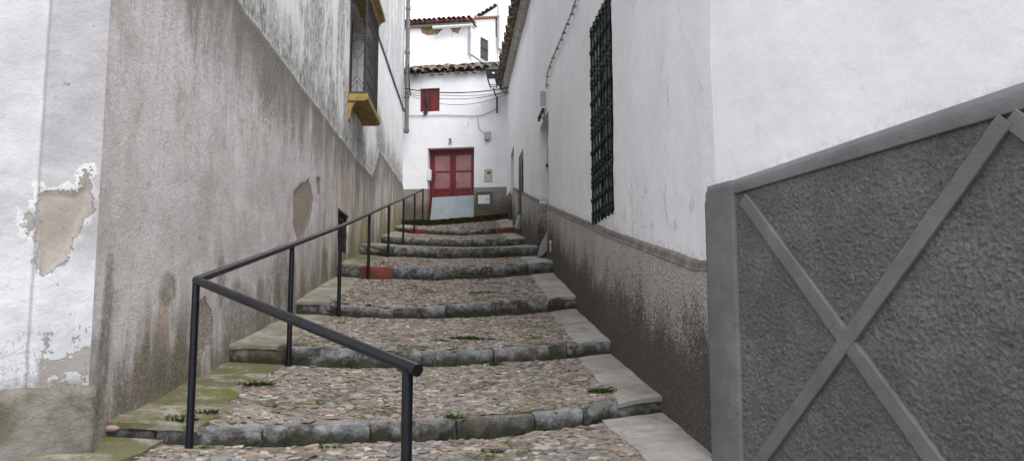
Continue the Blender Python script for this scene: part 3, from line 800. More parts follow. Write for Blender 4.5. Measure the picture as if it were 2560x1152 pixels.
mb = MB(); a, b = bs0-.07, bs1+.07
mb.prism([(0, -.02), (-OFF-.05, -.02), (-OFF-.06, -.03), (-OFF-.06, -.10), (-OFF-.04, -.125), (-OFF+.02, -.14), (0, -.14)], lambda p, t: (t, p[0], p[1]+bz0), a, b)
mb.prism([(0, -.143), (-.16, -.143), (-.10, -.19), (-.06, -.27), (-.03, -.42), (0, -.46)], lambda p, t: (t, p[0], p[1]+bz0), a+.02, a+.15)
sill = mb.build('sill', MAT['yellow_plaster'], lh, bevel=.008)
mb = MB(); mb.box((a+.01, -OFF-.05, bz0-.022), (b-.01, 0, bz0+.012)); mb.build('sill_top', MAT['lichen_cement'], sill, bevel=.006)
mb = MB(); mb.prism([(0, 0), (-OFF-.01, 0), (-OFF-.03, .05), (-OFF-.09, .09), (-OFF-.12, .10), (-OFF-.12, .17), (0, .24)], lambda p, t: (t, p[0], p[1]+bz1), a-.02, b+.02)
mb.build('hood', MAT['yellow_plaster'], lh, bevel=.006)
cg = None
mb = MB(); bw = .009
H = bz1-bz0
for x in (bs0, bs1):
    for n in (.015, OFF): mb.box((x-bw, -n-bw, bz0+.02), (x+bw, -n+bw, bz1))
for z in (bz0+.03, bz0+H*.52, bz0+H*.55, bz1-.03):
    for x in (bs0, bs1): mb.box((x-.006, -OFF+.01, z-.008), (x+.006, -.02, z+.008))
    mb.box((bs0, -OFF-.006, z-.008), (bs1, -OFF+.006, z+.008))
cage = mb.build('window_cage', MAT['brown_iron'], lh)
mb = MB(); n = 13
for i in range(1, n):
    x = bs0+(bs1-bs0)*i/n; mb.box((x-.006, -OFF-.007, bz0+.03), (x+.006, -OFF+.007, bz1-.02))
    for q in range(6):
        z = bz0+H*(.12+q*.15)
        mb.tube([(x, -OFF-.002, z), (x+.06, -OFF-.016, z+.06), (x+.115, -OFF-.002, z)], .0045, 5)
mb.build('front_bars', MAT['brown_iron'], cage)
for x in (bs0, bs1):
    mb = MB()
    zz = [bz0+.03, bz0+H*.52]
    for (z0, z1) in ((bz0+.03, bz0+H*.52), (bz0+H*.55, bz1-.03)):
        h = z1-z0; c = -OFF/2
        for (p, q) in [((0, 0), (.5, .22)), ((1, 0), (.5, .22)), ((.5, .22), (.5, .0)), ((.5, .30), (.5, .62)), ((0, .12), (.5, .30)), ((1, .12), (.5, .30)), ((.5, .62), (0, .84)), ((.5, .62), (1, .84)), ((0, .9), (.28, 1)), ((1, .9), (.72, 1))]:
            mb.tube([(x, -OFF*p[0], z0+h*p[1]), (x, -OFF*q[0], z0+h*q[1])], .005, 5)
    mb.build('side_lattice', MAT['brown_iron'], cage)
# low grated vent
mb = MB(); mb.add([(gs0, .29, gz0), (gs1, .29, gz0), (gs1, .29, gz1), (gs0, .29, gz1)], [(0, 1, 2, 3)]); mb.build('vent_dark_back', MAT['dark_glass'], lh)  # near-black sheet standing in for the unlit hollow behind the grating
mb = MB()
for i in range(8):
    x = gs0+.04+(gs1-gs0-.08)*i/7; mb.tube([(x, .02, gz0), (x, .02, gz1)], .012, 6)
for z in (gz0+.12, (gz0+gz1)/2, gz1-.12): mb.box((gs0, .008, z-.014), (gs1, .016, z+.014))
mb.build('grating', MAT['rust_iron'], lh)

# ------------------------------------------------------------------ white corner house at the far left
ph = empty('corner_house', (PF.o.x, PF.o.y, 0), PF.rz, 'white corner house at the left edge, flaking pilaster over a damp grey cement base', 'house')
sp = PF.hit(88, 600)[0]; b0 = PF.hit(225, 962)[1]; b1 = PF.hit(5, 975)[1]
pp = [PF.hit(*p) for p in [(95,468),(105,478),(150,480),(186,482),(205,470),(215,432),(222,440),(226,470),(222,520),(205,545),(185,590),(170,640),(150,660),(118,690),(102,690),(92,560)]]
pz_ = [pp, [PF.hit(*p) for p in [(68,540),(80,533),(82,575),(70,578)]]]
def ppatch(s, z): return max(-.4, max(sdf(p, s, z) for p in pz_))
def npil(s, z):
    d = .008*fbm(s*3, z*3, 5, 3)+.003*fbm(s*14, z*14, 5, 2)
    return d+.03*sm(sp-.03, sp+.03, s+.006*fbm(z*4, 1))-.012*sm(0, .02, ppatch(s, z))*(s > -1)
wall_grid('wall', MAT['pil'], ph, lines((-6, .3), (-.7, .012), 0.0), lines((-.3, .05), (.5, .02), (2.6, .1), 9), [], npil, -1,
          {'gnd': lambda s, z: z-b0, 'patch': ppatch, 'pil': lambda s, z: s-sp})
mb = MB(); mb.add([(0, 0.0, b0-.6), (0, -.034, b0), (0, -.034, 9), (0, 1.2, 9), (0, 1.2, b0-.6)], [(0, 1, 2, 3, 4)])
mb.add([(0, -.034, 9), (-6, 0, 9), (-6, 5, 9), (0, 5, 9)], [(0, 1, 2, 3)]); mb.build('side_wall', MAT['white_render'], ph)
def base_top(s): return b0+(b1-b0)*s/PF.hit(5, 975)[0]+.012*n2(s*6, 2)
mb = MB(); ss_ = lines((-6, .2), (-.8, .03), .035); zs_ = 26
for x in ss_:
    for j in range(zs_+3):
        z1 = base_top(x)
        if j <= zs_:
            z = -.5+(z1+.5)*j/zs_; f = .055+.016*fbm(x*4, z*4, 7, 4)+.42*max(0, (.36-z))**1.35*(sm(-1.3, 0, x)*.7+.3)
            if j == zs_: f -= .008
        else: z = z1+.004; f = .052-.03*(j-zs_)
        mb.v.append((x, -f, z))
W = zs_+3
for i in range(len(ss_)-1):
    for j in range(W-1): mb.f.append((i*W+j, (i+1)*W+j, (i+1)*W+j+1, i*W+j+1))
b = len(mb.v); i = len(ss_)-1
for j in range(W): x, y, z = mb.v[i*W+j]; mb.v.append((x+.01, .3, z))
for j in range(W-1): mb.f.append((i*W+j, b+j, b+j+1, i*W+j+1))
mb.build('base', MAT['base'], ph, smooth=True)

# ------------------------------------------------------------------ right house
rh = empty('whitewashed_house', (RF.o.x, RF.o.y, 0), RF.rz, 'long white house on the right with green barred window and grey dado with crossed strips', 'house')
wz0 = RF.hit(1541, 524)[1]; wz1 = RF.hit(1471, 88)[1]; w0 = RF.hit(1532, 270)[0]; w1 = RF.hit(1481, 320)[0]
d10, d11 = RF.hit(1372, 450)[0], RF.hit(1349, 450)[0]; d1z = RF.hit(1367, 284)[1]
d20, d21 = RF.hit(1308, 450)[0], RF.hit(1297, 450)[0]; d2z = RF.hit(1305, 376)[1]
d30, d31 = RF.hit(1285, 450)[0], RF.hit(1276, 450)[0]; d3z = RF.hit(1284, 367)[1]
print('window', w0, w1, wz0, wz1, 'doors', d10, d11, d1z, d20, d21, d2z, d30, d31, d3z)
zc = RF.hit(1325, 0)[1]; print('cornice', zc, RF.hit(1272, 219)); zc = (zc+RF.hit(1272, 219)[1])/2
REND = 17.2
PT = [RF.hit(*p) for p in [(1752,656),(1525,577),(1375,514),(1283,468)]]
PT = [(-.2, PT[0][1]-.03)]+PT+[(18, PT[-1][1]+.1)]
ptop = lambda s: interp(s, PT)+.006*n2(s*3, 1)
def nr(s, z):
    return (1-sm(0, .5, s))*.012*fbm(z*.9, 4, 0, 3)+sm(0, .35, s)*(.014*fbm(s*.8, z*.8, 9, 3)+.004*fbm(s*5, z*4, 3, 3))
DH = [(w0, w1, wz0, wz1, .13), (d10, d11, .2, d1z, .55), (d20, d21, .8, d2z, .12), (d30, d31, 1.0, d3z, .5)]
wall_grid('wall', MAT['white'], rh, lines((-.0, .035), (6, .09), REND), lines((-.3, .06), (4.6, .12), zc+.12), DH, nr, 1,
          {'gnd': lambda s, z: z-ptop(s)})
mb = MB(); mb.add([(REND, 0, -.3), (REND, -6, -.3), (REND, -6, zc+.1), (REND, 0, zc+.1)], [(0, 1, 2, 3)]); mb.build('end_wall', MAT['white_render'], rh)
# speckled plinth, broken by the doorways
def plinth(s0, s1, c0, c1, name='plinth'):
    ss_ = lines((s0, .045 if s0 < 8 else .09), s1); nz = 24
    V = []; G = []
    for x in ss_:
        zt = ptop(x); zb = grin(Yof(RF, x))-.35
        for j in range(nz+2):
            if j <= nz: z = zb+(zt-.055-zb)*j/nz; f = .034+.006*fbm(x*2, z*2, 6, 3)
            else: z = zt-.058; f = -.01
            V.append((x, f, z)); G.append(z-grin(Yof(RF, x)))
    W = nz+2; F = []
    for i in range(len(ss_)-1):
        for j in range(W-1): F.append((i*W+j, (i+1)*W+j, (i+1)*W+j+1, i*W+j+1))
    for i, x, sg, d in ((0, s0, -1, c0), (len(ss_)-1, s1, 1, c1)):
        b = len(V)
        for j in range(W): px_, py_, pz__ = V[i*W+j]; V.append((px_-0*sg, -d, pz__)); G.append(G[i*W+j])
        for j in range(W-1): F.append((i*W+j, i*W+j+1, b+j+1, b+j))
    me = bpy.data.meshes.new(name); me.from_pydata(V, [], F); me.materials.append(MAT['plinth_r'])
    a = me.attributes.new('gnd', 'FLOAT', 'POINT'); a.data.foreach_set('value', G)
    o = bpy.data.objects.new(name, me); COL.objects.link(o); o.parent = rh
    mb = MB()
    for x in ss_:
        zt = ptop(x); k = .004*n2(x*9, 4)
        mb.v += [(x, .030, zt-.060), (x, .0385+k, zt-.056), (x, .0385+k, zt-.046), (x, .027+k, zt-.040), (x, .020+k, zt-.004), (x, .006, zt+.008+k), (x, -.006, zt+.012)]
    for i in range(len(ss_)-1):
        for j in range(6): mb.f.append((i*7+j, (i+1)*7+j, (i+1)*7+j+1, i*7+j+1))
    mb.f += [(0, 1, 2, 3, 4, 5, 6), tuple(7*(len(ss_)-1)+q for q in (6, 5, 4, 3, 2, 1, 0))]
    mb.build('plinth_cap', MAT['cap_stone'], o)
for a, b, c0, c1 in ((0, d10+.004, 0, .49), (d11-.004, d20+.004, .49, .0), (d21-.004, d30+.004, .0, .44), (d31-.004, REND, .44, .3)): plinth(a, b, c0, c1)
# doors in the doorways
def door(s0, s1, z0, z1, dep, mat, name='door'):
    d = MB().box((s0, -dep-.05, z0), (s1, -dep, z1)).build(name, mat, rh, bevel=.004)
    m = MB()
    for a, b in ((.08, .46), (.54, .92)):
        for c, e in ((.06, .42), (.48, .94)):
            m.box((s0+(s1-s0)*a, -dep, z0+(z1-z0)*c), (s0+(s1-s0)*b, -dep+.015, z0+(z1-z0)*e))
    m.build('door_panel', mat, d, bevel=.008); return d
simple('door_green', (.006, .012, .010), .45, 0, .5)
door(d10, d11, .2, d1z, .5, MAT['wood_brown']); door(d20+.0, d21-.0, .8, d2z, .002, MAT['door_green']); door(d30, d31, 1.0, d3z, .45, MAT['wood_brown'])
# grille
RAILS = []
ng = 7; gy = .012
for z in [RF.hit(1476, 210)[1], RF.hit(1484, 322)[1], RF.hit(1491, 440)[1]]: RAILS.append(((w0-.03, gy-.005, z-.014), (w1+.03, gy+.005, z+.014)))
for z in (wz0+.05, wz1-.05): RAILS.append(((w0-.0, gy-.005, z-.012), (w1+.0, gy+.005, z+.012)))
gri = empty('window_grille', (w0, 0, wz0)); gri.parent = rh
for a_, b_ in RAILS: MB().box([a_[0]-w0, a_[1], a_[2]-wz0], [b_[0]-w0, b_[1], b_[2]-wz0]).build('rail', MAT['green_iron'], gri, bevel=.002)
HZ = wz1-wz0
def knob(z, r): return [(.012, z-r*1.2), (r*.8, z-r*.8), (r, z), (r*.8, z+r*.8), (.012, z+r*1.2)]
zk = [RF.hit(1476, 210)[1], RF.hit(1484, 322)[1], RF.hit(1491, 440)[1]]
lv = [wz0]+sorted(zk)+[wz1]
prof = [(.012, wz0-.02)]
for a, b in zip(lv, lv[1:]):
    for q in ([a+.05, a+.10]+[(a+b)/2]+[b-.10, b-.05]): prof += knob(q, .025 if abs(q-(a+b)/2) < .01 else .021)
prof += [(.012, wz1)]
for i in range(ng):
    x = w0+.05+(w1-w0-.10)*i/(ng-1); MB().lathe(prof, (x-w0, gy, -wz0), 9).build('bar', MAT['green_iron'], gri, smooth=True)
wd = MB(); wy = -.10
wd.box((w0, wy-.03, wz0), (w0+.06, wy+.02, wz1)); wd.box((w1-.06, wy-.03, wz0), (w1, wy+.02, wz1)); wd.box(((w0+w1)/2-.04, wy-.03, wz0), ((w0+w1)/2+.04, wy+.02, wz1))
for a, b in ((w0+.06, (w0+w1)/2-.04), ((w0+w1)/2+.04, w1-.06)):
    for z in (wz0, wz0+HZ*.33, wz0+HZ*.66, wz1-.07): wd.box((a, wy-.028, z), (b, wy+.015, z+.07))
wf = wd.build('window_frame', MAT['door_green'], rh)
MB().box((w0, wy-.012, wz0), (w1, wy-.004, wz1)).build('pane', MAT['dark_glass'], wf)
# near wing
def wgn(s, z): return sm(-.5, 0, s)*.012*fbm(z*.9, 4, 0, 3)+(1-sm(-.35, 0, s))*(.010*fbm(s*.8, z*.8, 4, 3)+.003*fbm(s*5, z*5, 4, 2))
CFo = Fr((XR(4.63), 4.63), (-.347, .938), 0, 1)
wing = empty('corner_wing', (CF.o.x, CF.o.y, 0), CF.rz)
wing.parent = rh; wing.matrix_parent_inverse = (rh.matrix_basis).inverted() if False else wing.matrix_parent_inverse
# (re-expressed in the house's own coordinates)
dx, dy = CF.o-RF.o; c, s_ = math.cos(-RF.rz), math.sin(-RF.rz)
wing.location = (dx*c-dy*s_, dx*s_+dy*c, 0); wing.rotation_euler = (0, 0, CF.rz-RF.rz)
bpy.data.objects.remove(wing)
WL = Vector((dx*c-dy*s_, dx*s_+dy*c, 0)); WR = CF.rz-RF.rz
def inwing(o): o.location = WL; o.rotation_euler = (0, 0, WR); return o
PO = .065
cp = [CF.hit(1764, 468, PO), CF.hit(2560, 196, PO)]; cz = lambda s: interp(s, [(-9, cp[1][1]+.03*2), (cp[1][0], cp[1][1]), (cp[0][0], cp[0][1]), (1, cp[0][1]-.02)])
inwing(wall_grid('wing_wall', MAT['white_wing'], rh, lines((-7, .25), (-2.8, .05), 0), lines((.8, .05), (3, .12), zc+.12), [], wgn, 1, {'gnd': lambda s, z: z-cz(s)}))
rc = [CF.hit(1851, 480, PO), CF.hit(2485, 294, PO)]; rz_ = lambda s: rc[0][1]+(rc[1][1]-rc[0][1])*(s-rc[0][0])/(rc[1][0]-rc[0][0])
rzc = lambda s: rz_(max(s, -3.2))
ss_ = lines((-7, .1), (-2.5, .0075), (-.0, .02), .03); nz = 290; V = []; F = []
zb = -.1
for x in ss_:
    zt = rzc(x)+.02
    fine = x > -2.55
    for j in range(nz+1):
        z = zb+(zt-zb)*j/nz
        if fine:
            a = n2(x*44, z*44, 1); b_ = n2(x*88, z*88, 5); c_ = n2(x*19, z*19, 8)
            f = PO-.017+.006*max(-.3, a)*(1+.5*c_)+.010*b_+.003*fbm(x*3, z*3, 2, 2)
        else: f = PO-.022
        V.append((x, f, z))
W = nz+1
for i in range(len(ss_)-1):
    for j in range(nz): F.append((i*W+j, (i+1)*W+j, (i+1)*W+j+1, i*W+j+1))
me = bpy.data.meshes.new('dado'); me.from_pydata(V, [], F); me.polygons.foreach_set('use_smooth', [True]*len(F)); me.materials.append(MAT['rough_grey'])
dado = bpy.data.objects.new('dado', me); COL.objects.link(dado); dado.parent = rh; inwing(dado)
# coping band
mb = MB(); xs = lines((-7, .2), (-2.6, .03), 0.0)
for x in xs:
    t, r = cz(x), rzc(x); k = .0025*n2(x*7, 1)
    for (n, z) in [(PO-.03, r-.003), (PO-.003, r), (PO+k, r+.004), (PO+.001+k, r+(t-r)*.30), (PO-.001+k, r+(t-r)*.60), (PO-.004+k, r+(t-r)*.66), (PO-.018+k, r+(t-r)*.86), (PO-.034, r+(t-r)*.97), (PO-.044, t+.002), (-.01, t+.010)]: mb.v.append((x, n, z))
W = 10
for i in range(len(xs)-1):
    for j in range(W-1): mb.f.append((i*W+j, (i+1)*W+j, (i+1)*W+j+1, i*W+j+1))
inwing(mb.build('coping', MAT['smooth_grey'], dado, auto=.5))
for o in (bpy.data.objects['coping'],): o.location = (0, 0, 0); o.rotation_euler = (0, 0, 0)
# corner strip
si = CF.hit(1840, 700, PO)[0]
mb = MB(); nzz = 60
for j in range(nzz+1):
    z = -.1+(cz(0)+.0+.1)*j/nzz; k = .004*fbm(z*2.5, 3, 0, 3); kk = .003*fbm(z*3, 8, 0, 3)
    top = sm(cz(0)-.10, cz(0)+.0, z); q = .03*top
    for (x, n) in [(si-.002+kk, PO-.03), (si+kk, PO+.001), (si+.01+kk, PO+.006), (si*.5, PO+.006+k), (-.02, PO+.008+k-q*.3), (.006, PO+.001+k-q), (.012, PO-.02-q), (.012, -.06)]: mb.v.append((x, n, z))
W = 8
for j in range(nzz):
    for i in range(W-1): mb.f.append((j*W+i, j*W+i+1, (j+1)*W+i+1, (j+1)*W+i))
mb.f.append(tuple(nzz*W+i for i in range(W)))
mb.build('corner_strip', MAT['smooth_grey'], dado, smooth=True)
# crossed strips
def cross(p0, p1, wd_, n1, name='cross_strip'):
    a = Vector(p0); b = Vector(p1); d = (b-a).normalized(); q = Vector((-d.y, d.x)); L = (b-a).length; N = int(L/.03); mb = MB()
    for i in range(N+1):
        c_ = a+d*(L*i/N); e = .0035*fbm(i*.16, p0[0]*7, 0, 3); e2 = .0035*fbm(i*.16, p0[0]*7+9, 0, 3)
        h = wd_/2
        for (o_, n) in [(-h-.003, PO-.035), (-h+e, n1-.003), (-h+.003+e, n1), (0, n1+.001), (h-.003+e2, n1), (h+e2, n1-.003), (h+.003, PO-.035)]:
            p = c_+q*o_; mb.v.append((p.x, n, p.y))
    for i in range(N):
        for j in range(6): mb.f.append((i*7+j, (i+1)*7+j, (i+1)*7+j+1, i*7+j+1))
    return mb.build(name, MAT['smooth_grey'], dado, auto=.3)
A1, B1 = CF.hit(1856, 498, PO), CF.hit(2333, 1152, PO); A2, B2 = CF.hit(2516, 296, PO), CF.hit(1900, 1152, PO)
def ext(a, b, s): t = (s-a[0])/(b[0]-a[0]); return (s, a[1]+(b[1]-a[1])*t)
sR = A2[0]; sLft = A1[0]
print('panel', A1, A2, ext(A1, B1, sR), ext(A2, B2, sLft), cp)
cross(A1, ext(A1, B1, sR), .074, PO+.003); cross(A2, ext(A2, B2, sLft), .074, PO+.007)
Wp = sLft-sR
cross((sR-.012, A2[1]-.0), (sR-Wp, ext(A1, B1, sR)[1]+.1), .074, PO+.0035); cross((sR-Wp, A2[1]+.15), (sR, ext(A2, B2, sLft)[1]+.15), .074, PO+.0075)
# eave
simple('pale_cornice', (.42, .40, .37), .9, 0, .2, .25, 5, .006)
EO = .26
mb = MB(); mb.prism([(0, 0), (.10, .0), (.12, .02), (.12, .055), (.17, .06), (.17, .12), (0, .13)], lambda p, t: (t, p[0], p[1]+zc), 0, REND)
mb.build('cornice', MAT['pale_cornice'], rh, bevel=.004)
class Tiles:
    def __init__(s): s.m = MB(); s.c = []
    def tile(s, f, x, d, h, r0, r1, L, up, th=.013, n=7):
        """f(x, d, h) -> point; x across, d up the slope, h normal"""
        b = len(s.m.v); vs = []
        for (dd, r) in ((0, r0), (L, r1)):
            for rr in (r, r-th):
                for i in range(n):
                    a = math.pi*i/(n-1); vs.append(f(x+rr*math.cos(a), d+dd, h+(rr*math.sin(a) if up else -rr*math.sin(a))*(.85)))
        fs = []
        for i in range(n-1):
            fs += [(i, i+1, 2*n+i+1, 2*n+i), (n+i, 3*n+i, 3*n+i+1, n+i+1), (i, n+i, n+i+1, i+1), (2*n+i, 2*n+i+1, 3*n+i+1, 3*n+i)]
        s.m.add(vs, fs); g = random.uniform(.55, 1.3); t = random.uniform(-.1, .1)
        s.c += [(g*(1+t), g, g*(1-t), 1)]*len(vs)
    def build(s, name, mat, parent):
        o = s.m.build(name, mat, parent); a = o.data.attributes.new('Col', 'FLOAT_COLOR', 'POINT')
        a.data.foreach_set('color', np.array(s.c, dtype=np.float32).reshape(-1)); return o
def tile_roof(parent, mat, x0, x1, y0, z0, inn, pitch, rows, w=.2, name='roof', wob_=.012):
    """eave line at local y0,z0 running along local x; inn = +1 if the roof climbs towards +y"""
    T = Tiles(); cs, sn = math.cos(pitch), math.sin(pitch); n = int((x1-x0)/w)
    f = lambda x, d, h: (x, y0+inn*(d*cs-h*sn), z0+d*sn+h*cs)
    for r in range(rows):
        for i in range(n):
            x = x0+(i+.5)*w+random.uniform(-.008, .008); j = random.uniform(-wob_, wob_)*(1 if r == 0 else .5); k = random.uniform(-.6, .6)*wob_
            T.tile(f, x, r*.36+j, .0+k, w*.40, w*.47, .42, False)
            T.tile(f, x+w/2, r*.36+j*.7-.02, .035+k, w*.47, w*.38, .42, True)
    o = T.build(name, mat, parent); return o
tile_roof(rh, MAT['tile_dark'], 0, REND, EO+.03, zc+.165, -1, math.radians(17), 3, .27, wob_=.03)
tile_d = 3*.36
MB().add([(0, EO, zc+.12), (REND, EO, zc+.12), (REND, EO-6*math.cos(.3), zc+.12+6*math.sin(.3)), (0, EO-6*math.cos(.3), zc+.12+6*math.sin(.3))], [(0, 1, 2, 3)])
m_ = MB(); m_.add([(0, EO-.04, zc+.122), (REND, EO-.04, zc+.122), (REND, EO-5, zc+1.6), (0, EO-5, zc+1.6)], [(0, 1, 2, 3)]); m_.build('roof_bed', MAT['tile_dark'], rh)

# ------------------------------------------------------------------ house number 5 at the head
hh = empty('house_with_red_door', (HF.o.x, HF.o.y, HF.z0), HF.rz, 'white house number 5 with red double door and red shutter, facing down the steps', 'house')
h = lambda px, py, o=0: HF.hit(px, py, o)
E5 = h(1110, 186)[1]; print('eave5', E5, h(1010, 555), h(1270, 535))
S5 = -3.6
dL, dR = h(1069, 450)[0], h(1185, 450)[0]; dT = h(1130, 369)[1]; dB = -.4
vL, vR = h(1050, 250)[0], h(1099, 250)[0]; vB, vT = h(1075, 279)[1], h(1075, 221)[1]
nL, nR = h(1211, 440)[0], h(1231, 440)[0]; nB, nT = h(1220, 456)[1], h(1220, 424)[1]
pT = h(1230, 468)[1]
REC = .30
wall_grid('wall', MAT['white'], hh, lines((S5, .1), 1.5), lines((-.5, .1), E5), [(dL, dR, dB, dT, REC), (vL, vR, vB, vT, .12), (nL, nR, nB, nT, .08)],
          lambda s, z: .008*fbm(s*.9, z*.9, 8, 3), -1, {'gnd': lambda s, z: 1.0})
mb = MB(); mb.add([(1.5, 0, -.5), (1.5, 5, -.5), (1.5, 5, E5), (1.5, 0, E5), (S5, 0, -.5), (S5, 5, -.5), (S5, 5, E5), (S5, 0, E5)], [(0, 1, 2, 3), (4, 5, 6, 7), (1, 5, 6, 2)]); mb.build('side_wall', MAT['white_render'], hh)
def fpl(s0, s1, ends):
    V = []; G = []; ss = lines((s0, .08), s1); nz = 14
    for x in ss:
        for j in range(nz+2):
            z = -.5+(pT+.5)*min(j, nz)/nz; V.append((x, -.022-.004*fbm(x*3, z*3) if j <= nz else .01, z)); G.append(z)
    W = nz+2; F = [(i*W+j, (i+1)*W+j, (i+1)*W+j+1, i*W+j+1) for i in range(len(ss)-1) for j in range(W-1)]
    for i, d in ends:
        b = len(V)
        for j in range(W): q = V[i*W+j]; V.append((q[0], d, q[2])); G.append(G[i*W+j])
        F += [(i*W+j, i*W+j+1, b+j+1, b+j) for j in range(W-1)]
    me = bpy.data.meshes.new('plinth'); me.from_pydata(V, [], F); me.materials.append(MAT['plinth_f'])
    me.attributes.new('gnd', 'FLOAT', 'POINT').data.foreach_set('value', G)
    o = bpy.data.objects.new('plinth', me); COL.objects.link(o); o.parent = hh; return len(ss)-1
fpl(S5, dL+.004, [(len(lines((S5, .08), dL+.004))-1, REC-.01)]); fpl(dR+.004, 1.5, [])
# door: two glazed leaves
z0d = 0.05; yd = REC-.07
l0, l1, t1 = h(1078, 450, 0)[0], dR, dT-.0
l0 = HF.hit(1078, 450, -yd)[0]; l1 = HF.hit(1185, 450, -yd)[0]; l1 = max(l1, dR); dTd = HF.hit(1130, 376, -yd)[1]
fm = MB(); fm.box((dL, yd-.0, dB), (dL+.055, yd+.07, dT)); fm.box((dR-.05, yd, dB), (dR, yd+.07, dT)); fm.box((dL+.055, yd, dT-.085), (dR-.05, yd+.07, dT))
frm = fm.build('door_frame', MAT['red'], hh, bevel=.004)
a, b = dL+.057, dR-.052; mid = (a+b)/2
gz = [HF.hit(1110, y, -yd)[1] for y in (470, 431, 427, 389)]
zt_ = dT-.087
for q, (x0, x1) in enumerate(((a, mid-.002), (mid+.002, b))):
    m1 = MB(); st_ = .085
    m1.box((x0, yd+.008, z0d), (x0+st_, yd+.05, zt_)); m1.box((x1-st_, yd+.008, z0d), (x1, yd+.05, zt_))
    for (u, v) in ((gz[3], zt_), (gz[1]-.0, gz[2]), (gz[0]-.08, gz[0]), (z0d, z0d+.12)): m1.box((x0+st_, yd+.010, u), (x1-st_, yd+.048, v))
    m1.box((x0+st_, yd+.022, z0d+.12), (x1-st_, yd+.042, gz[0]-.08))
    w_ = (x1-x0-2*st_)
    for e in (.06, .53): m1.box((x0+st_+w_*e, yd+.012, z0d+.16), (x0+st_+w_*(e+.41), yd+.022, gz[0]-.12))
    lf = m1.build('door_leaf', MAT['red'], hh, bevel=.005)
    for (u, v) in ((gz[0], gz[1]), (gz[2], gz[3])): MB().box((x0+st_-.01, yd+.028, u-.01), (x1-st_+.01, yd+.034, v+.01)).build('pane', MAT['red_glass'], lf)
    hx = mid+.04 if q else a+.05; hz_ = HF.hit(1130, 459 if q else 437, -yd)[1]
    MB().tube([(hx, yd+.01, hz_), (hx, yd-.035, hz_), (hx+.10, yd-.04, hz_)], .011, 6).build('handle', MAT['rust_iron'], lf)
ch = MB(); zc_ = HF.hit(1138, 466, -yd)[1]
for i in range(9):
    zz = zc_-.03*i; xx = mid+.02*math.sin(i*.9)
    ch.tube([(xx-.012, yd-.02, zz), (xx, yd-.03, zz+.02), (xx+.012, yd-.02, zz), (xx, yd-.012, zz-.02), (xx-.012, yd-.02, zz)], .004, 5)
tag(ch.build('hanging_chain', MAT['rust_iron']), 'rusty chain looped between the two leaves of the red door', 'chain').location = (HF.o.x, HF.o.y, HF.z0); bpy.data.objects['hanging_chain'].rotation_euler = (0, 0, HF.rz)
# red shutter window
vy = .10; m1 = MB(); m1.box((vL, vy-.02, vB), (vR, vy+.02, vT)); sh = m1.build('shutter', MAT['red'], hh)
m1 = MB()
for x0, x1 in ((vL+.02, (vL+vR)/2-.006), ((vL+vR)/2+.006, vR-.02)):
    m1.box((x0, vy-.035, vB+.02), (x0+.05, vy-.02, vT-.02)); m1.box((x1-.05, vy-.035, vB+.02), (x1, vy-.02, vT-.02))
    for z in (vB+.02, vT-.08): m1.box((x0+.05, vy-.033, z), (x1-.05, vy-.02, z+.06))
m1.build('shutter_frame', MAT['red'], sh, bevel=.003)
# number tile
tx, tz = h(1126, 353.5); m1 = MB().box((tx-.065, -.02, tz-.085), (tx+.065, -.006, tz+.085)).build('number_tile', MAT['plastic_white'], hh, bevel=.003)
cu = bpy.data.curves.new('digit', 'FONT'); cu.body = '5'; cu.size = .19; cu.align_x = 'CENTER'; cu.align_y = 'CENTER'; cu.extrude = .001; cu.offset = .006
to = bpy.data.objects.new('tmp', cu); COL.objects.link(to); bpy.context.view_layer.update()
me = bpy.data.meshes.new_from_object(to); bpy.data.objects.remove(to); me.name = 'digit'; me.materials.clear(); me.materials.append(MAT['ink'])
dg = bpy.data.objects.new('digit', me); COL.objects.link(dg); dg.parent = m1; dg.location = (tx, -.0225, tz); dg.rotation_euler = (math.pi/2, 0, 0)
# roof
tile_roof(hh, MAT['tile_dark'], S5, 1.2, -.16, E5+.035, 1, math.radians(20), 8, .245, wob_=.05)
mb = MB(); mb.add([(S5, -.12, E5+.0), (1.4, -.12, E5+.0), (1.4, 3.6, E5+1.26), (S5, 3.6, E5+1.26), (S5, 0, E5-.02), (1.4, 0, E5-.02)], [(0, 1, 2, 3), (0, 1, 5, 4)]); mb.build('roof_bed', MAT['white_render'], hh)

def on(F, o): o.location = (F.o.x, F.o.y, F.z0); o.rotation_euler = (0, 0, F.rz); return o
# fittings on the facade: things of their own
mt = on(HF, empty('electricity_meter', (0,0,0))); tag(mt, 'cream electricity meter in a niche right of the red door', 'meter')
MB().box((nL+.03, -.005, nB+.02), (nR-.02, .075, nT-.02)).build('case', MAT['cream'], mt, bevel=.012, segs=2)
MB().box((nL+.07, -.012, nT-.13), (nR-.05, -.004, nT-.05)).build('window', MAT['dark_cement'], mt, bevel=.004)
a0, a1 = h(1189, 500)[0], h(1232, 500)[0]; z0_, z1_ = h(1210, 522)[1], h(1210, 480)[1]
ht = on(HF, empty('water_meter_hatch', (0,0,0))); tag(ht, 'white metal hatch framed by dark cement in the speckled plinth right of the red door', 'meter hatch')
m1 = MB(); pts = []
for i in range(28):
    t = i/28*4; sd_ = int(t); q = t-sd_
    p = [(a0+(a1-a0)*q, z0_), (a1, z0_+(z1_-z0_)*q), (a1-(a1-a0)*q, z1_), (a0, z1_-(z1_-z0_)*q)][sd_]
    pts.append((p[0]+.012*n2(i*1.7, 3), p[1]+.012*n2(i*1.3, 8)))
m1.prism(pts, lambda p, t: (p[0], t, p[1]), -.034, -.02); m1.build('surround', MAT['dark_cement'], ht)
c0, c1 = h(1196, 500)[0], h(1225, 500)[0]; y0_, y1_ = h(1210, 510)[1], h(1210, 488)[1]
lid = MB().box((c0, -.046, y0_), (c1, -.034, y1_)).build('lid', MAT['plastic_white'], ht, bevel=.004)
